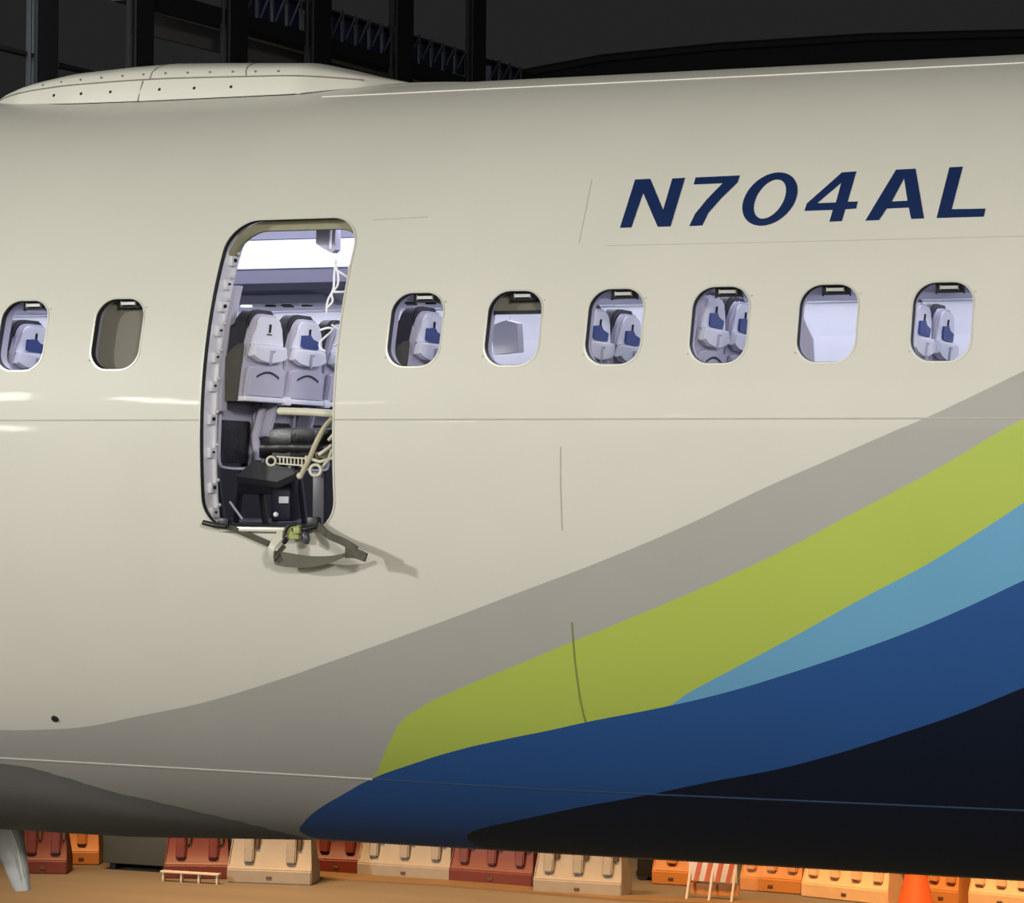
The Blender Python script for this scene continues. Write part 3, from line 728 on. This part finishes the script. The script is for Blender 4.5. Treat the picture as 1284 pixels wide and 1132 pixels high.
# crumpled black cushion cover on it
bm = bmesh.new(); rows = []
for k in range(13):
    t = k/12; rr = []
    x = 326+ (410-326)*t
    for j in range(12):
        a = 2*math.pi*j/12; y = 561+13*math.sin(a)*(1+.12*math.sin(k*2.1))+6*t*0; dpt = .10*math.cos(a)
        q = at_y(x+2*math.sin(j*2+k), y, -1.58+dpt); rr.append(bm.verts.new(q))
    rows.append(rr)
for A, B in zip(rows, rows[1:]):
    for j in range(12): bm.faces.new((A[j], A[(j+1) % 12], B[(j+1) % 12], B[j]))
bm.faces.new(rows[0]); bm.faces.new(rows[-1][::-1])
tag(obj('seat_cushion_cover', bm, BLACK, None, 60), 'crumpled black leather cushion just inside the doorway', 'cushion')
# under-seat box and floor clutter
M_ = Matrix.Translation(at_y(358, 597, -1.45)) @ Matrix.Rotation(.0, 4, 'Z')
bm = bmesh.new(); pts = [at_y(*p, -1.62) for p in ((296, 597), (318, 577), (378, 590), (347, 604))]; 
vv = [bm.verts.new(p) for p in pts]+[bm.verts.new(p+Vector((0, .02, -.03))) for p in pts]
bm.faces.new(vv[:4]); bm.faces.new(vv[4:][::-1])
for i in range(4): bm.faces.new((vv[i], vv[4+i], vv[4+(i+1) % 4], vv[(i+1) % 4]))
tag(obj('folded_tray', bm, mat('charcoal_plastic', (.022, .025, .028), .45, noise=.15), None), 'charcoal folded tray panel below the crumpled black cushion', 'tray')
bm = bmesh.new(); box(bm, -.055, .055, -.05, .05, -.11, .12, .02, Matrix.Translation(at_y(357, 625, -1.45))); bo = obj('life_vest_pouch', bm, mat('dark_navy_pouch', (.012, .012, .03), .5, noise=.3), None, 35)
tag(bo, 'dark pouch with a small white tag on the cabin floor', 'pouch')
bm = bmesh.new(); box(bm, -.026, .026, -.006, .006, -.016, .018, .004, Matrix.Translation(at_y(356, 627, -1.52))); o = obj('tag', bm, WHITE, bo, 35)
bm = bmesh.new(); bmesh.ops.create_uvsphere(bm, u_segments=12, v_segments=8, radius=.013, matrix=Matrix.Translation(at_y(346, 645, -1.6))); tag(obj('white_knob', bm, WHITE, None, 60), 'small round white knob at the middle of the doorway sill', 'knob')
tag(tubeo('seat_track_bar', [at_y(288, 629, -1.6), at_y(304, 651, -1.6)], .006, LAV, None, 8, False), 'thin pale bar slanting down to the doorway sill at the left', 'bar')
bm = bmesh.new(); box(bm, -.03, .03, -.02, .02, -.14, .14, .006, Matrix.Translation(at_y(401, 628, -1.66))); tag(obj('floor_post', bm, mat('slate_metal', (.06, .062, .075), .4, noise=.15), None, 35), 'slate upright post inside the lower right corner of the doorway', 'post')
bm = bmesh.new(); box(bm, -.10, .10, -.05, .05, -.03, .03, .01, Matrix.Translation(at_y(325, 612, -1.3))); tag(obj('seat_rail_bar', bm, MATS['slate_metal'], None, 35), 'dark cross bar in the shadow under the seats', 'bar')
# white padded end column between seats
bm = bmesh.new(); rows = []
for (x0, x1, y) in ((325, 333, 512), (320, 329, 528), (315, 325, 545), (317, 324, 560), (320, 326, 577)):
    A = at_y(x0, y, -1.30); B = at_y(x1, y, -1.30); rows.append([bm.verts.new((A+B)/2+(B-A)/2*math.cos(2*math.pi*k/10)+Vector((0, .03*math.sin(2*math.pi*k/10), 0))) for k in range(10)])
for A, B in zip(rows, rows[1:]):
    for k in range(10): bm.faces.new((A[k], A[(k+1) % 10], B[(k+1) % 10], B[k]))
bm.faces.new(rows[0]); bm.faces.new(rows[-1][::-1])
tag(obj('seat_end_bracket', bm, LAV, None, 60), 'pale curved bracket between the two seats in the doorway', 'bracket')

# things glimpsed through the windows
bm = bmesh.new(); prism(bm, [(-.07, -.09), (-.085, .05), (-.01, .075), (.05, .06), (.06, -.08)], lambda a, b: (a, -.01, b), lambda a, b: (a+.02, .01, b))
bmesh.ops.translate(bm, verts=bm.verts, vec=at_y(637, 421, -1.25)); wb = tag(obj('paper_bag', bm, WHITE, None), 'white bag hanging inside the half-shaded second window right of the doorway', 'bag')
tubeo('bag_string', [at_y(634, 405, -1.25), at_y(640, 396, -1.22), at_y(636, 384, -1.2)], .004, WHITE, wb)
bm = bmesh.new(); box(bm, -.035, .035, -.01, .01, -.022, .022, .005, Matrix.Translation(at_y(499, 434, -1.60))); ot = tag(obj('orange_tag', bm, mat('orange_tag', (.75, .25, .10), .5, noise=.1), None, 35), 'small orange tag low inside the first window right of the doorway', 'tag')
bm = bmesh.new(); box(bm, -.03, .03, -.01, .01, -.02, .012, .004, Matrix.Translation(at_y(500, 446, -1.60))); obj('dark_clip', bm, HOLE, ot, 35)
bm = bmesh.new(); prism(bm, [(-.06, -.22), (-.075, .06), (-.03, .12), (.03, .0), (.04, -.22)], lambda a, b: (a, -.008, b), lambda a, b: (a, .008, b))
bmesh.ops.translate(bm, verts=bm.verts, vec=at_y(1012, 425, -1.35)); tag(obj('loose_sidewall_panel', bm, LAV, None), 'pale loose panel at the left inside the fifth window right of the doorway', 'panel')
# hanging items inside the opening
bm = bmesh.new(); pts = [at_y(*p, -1.30) for p in ((397, 280), (396, 305), (404, 311), (416, 317), (420, 313), (421, 280))]
a = [bm.verts.new(p) for p in pts]; b = [bm.verts.new(p+Vector((.01, .04, 0))) for p in pts]; bm.faces.new(a); bm.faces.new(b[::-1])
for i in range(6): bm.faces.new((a[i], b[i], b[(i+1) % 6], a[(i+1) % 6]))
hp = tag(obj('hanging_panel', bm, LAVD, None), 'grey lavender panel dangling from the top of the doorway', 'panel')
bm = bmesh.new(); tube(bm, [at_y(415, 284, -1.33), at_y(414, 312, -1.33)], .006, 6); obj('panel_strap', bm, WHITE, hp, 60)
WIRE = mat('white_cable', (.82, .82, .86), .4, noise=.04)
wires = [([(421, 326), (419, 345), (418, 362), (411, 377), (409, 392)], 'white cable hanging straight down at the right of the doorway'),
         ([(420, 330), (424, 345), (423, 358), (416, 368), (417, 378), (410, 386)], 'white cable looping beside the straight one in the doorway'),
         ([(421, 338), (429, 343), (440, 350)], 'short white cable running to the upper right doorway edge'),
         ([(418, 366), (430, 366), (438, 364)], 'white cable crossing sideways to the right doorway edge'),
         ([(437, 333), (439, 345), (437, 356)], 'white cable dangling close to the upper right doorway jamb'),
         ([(401, 414), (412, 411), (417, 414), (403, 427), (401, 435), (408, 441)], 'white cable curled beside the right seat back'),
         ([(416, 407), (423, 412), (428, 415)], 'white cable stub above the right seat back'),
         ([(418, 434), (424, 430), (428, 429)], 'white cable end by the right doorway edge')]
for pl, lb in wires:
    o = tubeo('loose_cable', [at_y(*p, -1.58) for p in pl], .0055, WIRE, None, 7); tag(o, lb, 'cable', 'torn white cables in the doorway')

# ------------------------------------------------------------------ straps and fittings hanging below the sill
def ribbon(name, pts, w, th, m, par, roll=Vector((0, -1, 0))):
    pts = spline(pts, 5); bm = bmesh.new(); rows = []
    for i, p in enumerate(pts):
        t = (pts[min(i+1, len(pts)-1)]-pts[max(i-1, 0)]).normalized(); s = t.cross(roll).normalized(); nn = s.cross(t)
        ww = w if not callable(w) else w(i/(len(pts)-1))
        rows.append([bm.verts.new(p+s*a*ww/2+nn*b*th/2) for a, b in ((-1, -1), (1, -1), (1, 1), (-1, 1))])
    for A, B in zip(rows, rows[1:]):
        for k in range(4): bm.faces.new((A[k], A[(k+1) % 4], B[(k+1) % 4], B[k]))
    bm.faces.new(rows[0]); bm.faces.new(rows[-1][::-1])
    return obj(name, bm, m, par, 40)
S1 = empty('hinge_strap', (DX0+.1, -1.9, -.66), label='olive strap running from the lower left doorway corner to the right', cat='strap')
def loc(o, par): o.parent = par; o.matrix_parent_inverse = Matrix.Translation(-par.location); return o
def PS(x, y, off): return surf(x, y, off)
o = ribbon('webbing', [PS(285, 660, .03), PS(305, 668, .02), PS(337, 682, .02)], .028, .008, STRAP, None); loc(o, S1)
o = tubeo('hinge_rod', [PS(255, 655, .03), PS(268, 658, .04), PS(284, 660, .04)], .013, BLKM, None, 8); loc(o, S1)
bm = bmesh.new(); box(bm, -.025, .025, -.025, .025, -.022, .022, .008, Matrix.Translation(PS(283, 655, .02))); loc(obj('hinge_block', bm, BLKM, None, 35), S1)
S2 = empty('dangling_strap', (DX1-.1, -1.9, -.66), label='dark strap with a broad tongue dangling from the lower right doorway corner', cat='strap')
o = ribbon('webbing', [PS(398, 658, .03), PS(412, 671, .08), PS(430, 679, .12), PS(447, 689, .15)], .034, .01, STRAP, None); loc(o, S2)
o = ribbon('tongue', [PS(434, 693, .13), PS(446, 694, .15), PS(459, 699, .16)], lambda t: .05-.01*t, .015, STRAP, None); loc(o, S2)
bm = bmesh.new(); box(bm, -.028, .028, -.025, .025, -.026, .030, .009, Matrix.Translation(PS(394, 656, .02))); loc(obj('hinge_block', bm, BLKM, None, 35), S2)
o = tubeo('hinge_arm', [PS(395, 660, .04), PS(385, 663, .05), PS(376, 664, .05)], .014, BLKM, None, 8); loc(o, S2)
o = tubeo('rubber_bumper', [PS(381, 668, .05), PS(384, 674, .06), PS(383, 680, .06)], .019, mat('grey_rubber', (.06, .06, .075), .4, noise=.1), None, 10); loc(o, S2)
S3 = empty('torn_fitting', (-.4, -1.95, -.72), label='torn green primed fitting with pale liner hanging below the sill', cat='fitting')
bm = bmesh.new(); box(bm, -.032, .032, -.02, .02, -.035, .035, .01, Matrix.Translation(PS(369, 667, .04))); box(bm, -.014, .02, -.03, .0, -.03, .0, .006, Matrix.Translation(PS(374, 661, .05))); loc(obj('green_bracket', bm, GREENP, None, 35), S3)
bm = bmesh.new(); bmesh.ops.create_cone(bm, cap_ends=True, segments=14, radius1=.013, radius2=.011, depth=.02, matrix=Matrix.Translation(PS(369, 664, .065)) @ Matrix.Rotation(math.pi/2, 4, 'X')); loc(obj('bracket_hole', bm, HOLE, None, 40), S3)
o = tubeo('black_loop', [PS(372, 657, .05), PS(362, 659, .06), PS(357, 668, .07), PS(356, 680, .08), PS(360, 676, .06), PS(362, 668, .05)], .009, BLKM, None, 8); loc(o, S3)
o = ribbon('pale_liner', [PS(355, 668, .06), PS(346, 678, .09), PS(340, 690, .11), PS(341, 703, .10)], lambda t: .06-.035*t, .006, CLEAR, None, Vector((-.3, -1, 0)).normalized()); loc(o, S3)
o = ribbon('pale_liner', [PS(357, 684, .07), PS(350, 692, .09), PS(344, 700, .11)], .02, .01, STRAP, None); loc(o, S3)
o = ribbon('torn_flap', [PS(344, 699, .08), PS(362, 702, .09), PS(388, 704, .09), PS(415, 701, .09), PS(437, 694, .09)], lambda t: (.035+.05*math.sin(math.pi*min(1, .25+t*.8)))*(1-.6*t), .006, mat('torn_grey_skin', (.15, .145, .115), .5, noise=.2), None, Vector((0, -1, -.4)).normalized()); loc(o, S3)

# ------------------------------------------------------------------ barriers beyond the airplane
ORM = mat('orange_red_plastic', (.13, .018, .007), .5, noise=.2, nscale=5)
WHM = mat('weathered_white_plastic', (.30, .265, .22), .6, noise=.2, nscale=4)
YEM = mat('orange_yellow_plastic', (.52, .21, .055), .5, noise=.15, nscale=5)
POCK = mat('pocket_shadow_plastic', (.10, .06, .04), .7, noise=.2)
def make_barrier(L, m, ribs, H=.92, D=.50):
    t = empty('water_barrier', (0, 0, 0))
    prof = [(-D/2, 0), (-D/2, .20), (-D/2+.05, .25), (-.11, .62), (-.10, H), (.10, H), (.11, .62), (D/2-.05, .25), (D/2, .20), (D/2, 0)]
    bm = bmesh.new(); A = [bm.verts.new((-L/2+(.05 if z > .5 else 0), y, z)) for y, z in prof]; B = [bm.verts.new((L/2-(.05 if z > .5 else 0), y, z)) for y, z in prof]; n = len(A)
    bm.faces.new(A[::-1]); bm.faces.new(B)
    for i in range(n): bm.faces.new((A[i], A[(i+1) % n], B[(i+1) % n], B[i]))
    bmesh.ops.bevel(bm, geom=bm.edges[:], offset=.015, segments=2, affect='EDGES')
    obj('body', bm, m, t, 35)
    for k in range(ribs):
        x = -L/2+L*(k+.5)/ribs
        bm = bmesh.new(); pr = [(-.10, .88), (-.17, .84), (-.20, .52), (-.24, .30), (-.06, .30), (-.06, .88)]; hw = .075
        a = [bm.verts.new((x-hw, y, z)) for y, z in pr]; b = [bm.verts.new((x+hw, y, z)) for y, z in pr]; bm.faces.new(a[::-1]); bm.faces.new(b)
        for i in range(6): bm.faces.new((a[i], a[(i+1) % 6], b[(i+1) % 6], b[i]))
        bmesh.ops.bevel(bm, geom=bm.edges[:], offset=.02, segments=2, affect='EDGES')
        obj('rib', bm, m, t, 40)
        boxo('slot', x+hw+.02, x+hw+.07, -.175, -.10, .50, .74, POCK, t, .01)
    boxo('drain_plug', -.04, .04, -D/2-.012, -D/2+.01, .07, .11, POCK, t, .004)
    boxo('fill_cap', -.05, .05, -.05, .05, H-.01, H+.03, m, t, .012)
    t.scale = (KS, KS, KS); return t
def place(t, xa, xb, yb, label, group, rz=.0, slope=None):
    A = at_z(xa, yb[0], GZ); B = at_z(xb, yb[1], GZ)
    t.location = ((A.x+B.x)/2, (A.y+B.y)/2+.25*KS, GZ); t.rotation_euler = (0, 0, rz if rz is not None else math.atan2(B.y-A.y, B.x-A.x)); tag(t, label, 'barrier', group)
    return (B-A).length
specs = [(72, 118, (1084, 1084), YEM, 1, 'orange-yellow barrier peeking out behind the far left dark red barrier'),
         (15, 78, (1096, 1095), ORM, 2, 'dark red barrier beside the hanging strut at far left'),
         (197, 281, (1101, 1102), ORM, 2, 'dark red barrier left of the large white barrier, behind the low rail'),
         (279, 388, (1106, 1110), WHM, 2, 'white barrier standing right of the low rail'),
         (386, 452, (1093, 1096), ORM, 2, 'small red barrier between two whitish barriers'),
         (446, 566, (1098, 1106), WHM, 3, 'cream barrier between two red barriers'),
         (562, 670, (1106, 1114), ORM, 3, 'orange-red barrier left of the ribbed white barrier'),
         (666, 780, (1119, 1126), WHM, 3, 'ribbed white barrier closest to the middle'),
         (816, 866, (1108, 1111), YEM, 1, 'yellow-orange barrier left of the striped barricade'),
         (928, 1008, (1116, 1122), YEM, 3, 'orange-yellow barrier right of the striped barricade'),
         (1008, 1120, (1124, 1136), mat('cream_orange_plastic', (.72, .48, .28), .55, noise=.15), 4, 'cream barrier left of the orange wedge'),
         (1164, 1208, (1132, 1137), YEM, 2, 'orange barrier right of the orange wedge'),
         (1217, 1300, (1136, 1144), MATS['cream_orange_plastic'], 3, 'cream barrier cut off by the right edge')]
for xa, xb, yb, m, ribs, lb in specs:
    A = at_z(xa, (yb[0]), GZ); B = at_z(xb, (yb[1]), GZ); ang = math.atan2(B.y-A.y, B.x-A.x); ang = max(-.35, min(.35, ang))
    L_ = (B-A).length*.97
    t = make_barrier(L_/KS, m, ribs); place(t, xa, xb, yb, lb, 'plastic barriers beyond the airplane', ang)
# green-grey block
A = at_z(113, 1094, GZ); B = at_z(200, 1097, GZ)
t = empty('generator_box', ((A.x+B.x)/2, A.y+.5, GZ), 0, 'dark green-grey box between two dark red barriers', 'box')
w = (B.x-A.x)*1.05/KS; t.scale = (KS, KS, KS)
boxo('body', -w/2, w/2, -.4, .4, .10, 1.0, mat('green_grey', (.045, .05, .04), .6, noise=.15), t, .02); boxo('lid', -w/2-.01, w/2+.01, -.42, .42, 1.0, 1.04, MATS['green_grey'], t, .01)
for sx in (-1, 1): boxo('foot', sx*w*.4-.05, sx*w*.4+.05, -.3, .3, 0, .12, HOLE, t, .01)
# low rail
A = at_z(212, 1102, GZ); B = at_z(286, 1106, GZ); w = (B-A).length/KS
t = empty('low_rail', ((A.x+B.x)/2, (A.y+B.y)/2-.15, GZ), math.atan2(B.y-A.y, B.x-A.x)*.5, 'low pale rail on short legs in front of the dark red barrier', 'rail')
t.scale = (KS, KS, KS); boxo('top_bar', -w/2, w/2, -.05, .05, .13, .16, mat('pale_metal', (.60, .55, .45), .4, noise=.1), t, .008)
for x in (-w*.46, -w*.15, w*.15, w*.46): boxo('leg', x-.015, x+.015, -.03, .03, 0, .13, MATS['pale_metal'], t, .004)
# dark cart in the gap
A = at_z(786, 1108, GZ); B = at_z(820, 1109, GZ); w = (B-A).length/KS
t = empty('dark_cart', ((A.x+B.x)/2, A.y+.4, GZ), 0, 'dark cart with a pale outline right of the ribbed white barrier', 'cart')
t.scale = (KS, KS, KS); boxo('body', -w/2, w/2, -.2, .4, .08, .8, HOLE, t, .02); boxo('pale_frame', -w*.38, w*.25, -.225, -.20, .42, .46, MATS['pale_metal'], t, .004); boxo('pale_frame', -w*.38, w*.25, -.225, -.20, .62, .65, MATS['pale_metal'], t, .004)
boxo('red_end', w*.28, w*.6, -.23, -.1, .25, .75, ORM, t, .02)
for sx in (-1, 1):
    bm = bmesh.new(); bmesh.ops.create_cone(bm, cap_ends=True, segments=14, radius1=.1, radius2=.1, depth=.08, matrix=Matrix.Translation((sx*w*.3, -.15, .1)) @ Matrix.Rotation(math.pi/2, 4, 'X')); obj('wheel', bm, RUBBER, t, 40)
# striped barricade
A = at_z(862, 1128, GZ); B = at_z(932, 1130, GZ); w = (B-A).length/KS
t = empty('striped_barricade', ((A.x+B.x)/2, (A.y+B.y)/2, GZ), 0, 'folding barricade with orange and white slanted stripes', 'barricade')
legm = mat('leg_white', (.60, .52, .45), .5, noise=.1)
t.scale = (KS, KS, KS)
for x in (-w*.42, 0.0, w*.42):
    bm = bmesh.new(); tube(bm, [(x-.03, -.22, 0), (x+.03, 0, .95)], .02, 8); obj('leg', bm, legm, t, 50)
boxo('board', -w*.45, w*.45, -.13, -.10, .28, .66, mat('board_white', (.55, .52, .50), .5, noise=.05), t, .004)
for k in range(4):
    x = -w*.36+k*w*.2; bm = bmesh.new(); pts = [(x, .28), (x+w*.09, .28), (x+w*.20, .66), (x+w*.11, .66)]; pts = [(min(w*.45, a), b) for a, b in pts]; prism(bm, pts, lambda a, b: (a, -.137, b), lambda a, b: (a, -.129, b)); obj('stripe', bm, mat('stripe_orange', (.42, .10, .05), .5, noise=.05), t)
boxo('lower_board', -w*.45, w*.45, -.05, -.02, .08, .24, YEM, t, .01)
# orange wedge (cone)
q = at_z(1148, 1140, GZ)
t = empty('traffic_cone', (q.x, q.y, GZ), 0, 'large orange cone between the cream and orange barriers', 'cone')
t.scale = (KS, KS, KS)
bm = bmesh.new(); bmesh.ops.create_cone(bm, cap_ends=True, segments=24, radius1=.26, radius2=.06, depth=.85, matrix=Matrix.Translation((0, 0, .455))); obj('body', bm, mat('cone_orange', (.75, .13, .03), .5, noise=.08), t, 40)
boxo('base', -.30, .30, -.30, .30, 0, .04, MATS['cone_orange'], t, .01)
# thin brown strip on the ground along the barrier row
pl = [at_z(*p, GZ) for p in ((388, 1094), (560, 1105), (780, 1124), (1010, 1134), (1010, 1140), (780, 1130), (560, 1112), (388, 1102))]
bm = bmesh.new(); prism(bm, [(p.x, p.y) for p in pl], lambda a, b: (a, b, GZ-.01), lambda a, b: (a, b, GZ+.02))
o = obj('trim_1', bm, mat('brown_ground_strip', (.20, .12, .05), .7, noise=.25, nscale=3), None); tag(o, 'brown strip on the ground in front of the barriers', kind='structure')

# ------------------------------------------------------------------ dark walkway structure behind, upper left
P0 = CAM+px(295, 60)*34.0
dh = px(2330, 632); dh.z = 0; dh.normalize(); nrm = Vector((-dh.y, dh.x, 0))
def on_plane(x, y, back=0.0):
    d = px(x, y); p0 = P0+nrm*back; return CAM+d*((p0-CAM).dot(nrm)/d.dot(nrm))
WK = empty('elevated_walkway', (P0.x, P0.y, GZ), 0, 'dark steel elevated walkway with blue panels on tall columns', 'walkway')
def wk(o): o.parent = WK; o.matrix_parent_inverse = Matrix.Translation(-WK.location); return o
STEEL = mat('black_steel', (.0022, .0022, .0025), .6, noise=.3, nscale=3)
ang = math.atan2(dh.y, dh.x)
for (xc, wpx) in ((56, 26), (178, 22), (296, 22), (401, 22), (505, 20), (598, 16)):
    a = on_plane(xc-wpx/2, 60); b = on_plane(xc+wpx/2, 60); w = (b-a).length; c = (a+b)/2
    bm = bmesh.new(); box(bm, -w/2, w/2, -.04, .04, 0, 9.5, 0, Matrix.Translation((c.x, c.y, GZ+3.0)) @ Matrix.Rotation(ang, 4, 'Z'))
    wk(obj('column', bm, STEEL))
    bm = bmesh.new(); tube(bm, [Vector((c.x, c.y, GZ+3.0))-dh*w*.75, Vector((c.x, c.y, GZ+12.5))-dh*w*.75], .03, 6); wk(obj('downpipe', bm, mat('pipe_grey', (.004, .004, .004), .5, noise=.1)))
bm = bmesh.new(); box(bm, -14, 22, -.3, .3, -.5, 0, 0, Matrix.Translation((P0.x, P0.y, GZ+3.0)) @ Matrix.Rotation(ang, 4, 'Z')); wk(obj('deck_girder', bm, STEEL))
for a_ in (-13, 21):
    bm = bmesh.new(); box(bm, -.3, .3, -.3, .3, -2.5, 0, 0, Matrix.Translation((P0.x, P0.y, GZ+2.5)) @ Matrix.Rotation(ang, 4, 'Z') @ Matrix.Translation((a_, 0, 0))); wk(obj('pier', bm, STEEL))
def beam(name, p, q, hpx, m, back=0, depth=.25):
    A = on_plane(*p, back); B = on_plane(*q, back); A2 = on_plane(p[0], p[1]+hpx, back); B2 = on_plane(q[0], q[1]+hpx*.55, back)
    bm = bmesh.new(); n4 = nrm*depth
    v = [bm.verts.new(t) for t in (A, B, B2, A2)]+[bm.verts.new(t+n4) for t in (A, B, B2, A2)]
    bm.faces.new(v[:4]); bm.faces.new(v[4:][::-1])
    for i in range(4): bm.faces.new((v[i], v[4+i], v[4+(i+1) % 4], v[(i+1) % 4]))
    return wk(obj(name, bm, m))
beam('lower_chord', (164, -22.5), (660, 118), 22, STEEL)
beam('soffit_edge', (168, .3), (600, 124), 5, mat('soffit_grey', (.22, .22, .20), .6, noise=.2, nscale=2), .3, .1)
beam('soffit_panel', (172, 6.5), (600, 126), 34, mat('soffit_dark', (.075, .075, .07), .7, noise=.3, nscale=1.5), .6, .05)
beam('handrail', (330, -14), (680, 95), 2, mat('rail_grey', (.02, .022, .025), .5, noise=.2))
beam('cable_tray', (-20, 50), (60, 72), 6, STEEL, 0, .1); beam('cable_tray', (75, 78), (130, 92), 6, STEEL, 0, .1)
BLP = mat('blue_cladding', (.008, .013, .05), .6, noise=.3, nscale=3); BR = mat('pale_brace', (.035, .038, .046), .5, noise=.2)
x = 308
while x < 655:
    y = -22+(x-308)*.312; w = 19*(1-(x-300)/1100); hh = 50*(1-(x-300)/700)
    if not any(abs(x+w/2-c) < 13 for c in (296, 401, 505, 598)):
        p = [on_plane(*q, .15) for q in ((x, y), (x+w*.62, y+w*.2), (x+w*.62, y+w*.2+hh), (x, y+hh))]
        bm = bmesh.new(); v = [bm.verts.new(t) for t in p]+[bm.verts.new(t+nrm*.05) for t in p]
        bm.faces.new(v[:4]); bm.faces.new(v[4:][::-1])
        for i in range(4): bm.faces.new((v[i], v[4+i], v[4+(i+1) % 4], v[(i+1) % 4]))
        wk(obj('blue_panel', bm, BLP))
        bm = bmesh.new(); tube(bm, [on_plane(x, y+hh*.8), on_plane(x+w*.8, y+2)], .018, 5); wk(obj('brace', bm, BR))
        bm = bmesh.new(); tube(bm, [on_plane(x+w*.8, y+1), on_plane(x+w*.8, y+hh*.9)], .014, 5); wk(obj('baluster', bm, BR))
    x += w
# dark hangar beyond, upper right
H1 = empty('dark_hangar', (20, 60, GZ), 0, 'unlit hangar roofline barely visible above the fuselage at right', 'building')
pa = [at_y(*p, 60) for p in ((640, 98), (760, 76), (900, 62), (1090, 50), (1500, 40))]
prof = [(p.x-20, p.z-GZ) for p in pa]; prof = [(prof[0][0], 0)]+prof+[(prof[-1][0], 0)]
bm = bmesh.new(); prism(bm, prof, lambda a, b: (a, 0, b), lambda a, b: (a, 14, b)); obj('hangar_body', bm, mat('hangar_black', (.004, .004, .004), .8, noise=.3, nscale=.4), H1)
bm = bmesh.new(); tube(bm, [(a, -.1, b+.05) for a, b in prof[1:-1]], .12, 6); obj('roof_edge', bm, mat('hangar_edge', (.01, .01, .011), .8, noise=.2), H1)
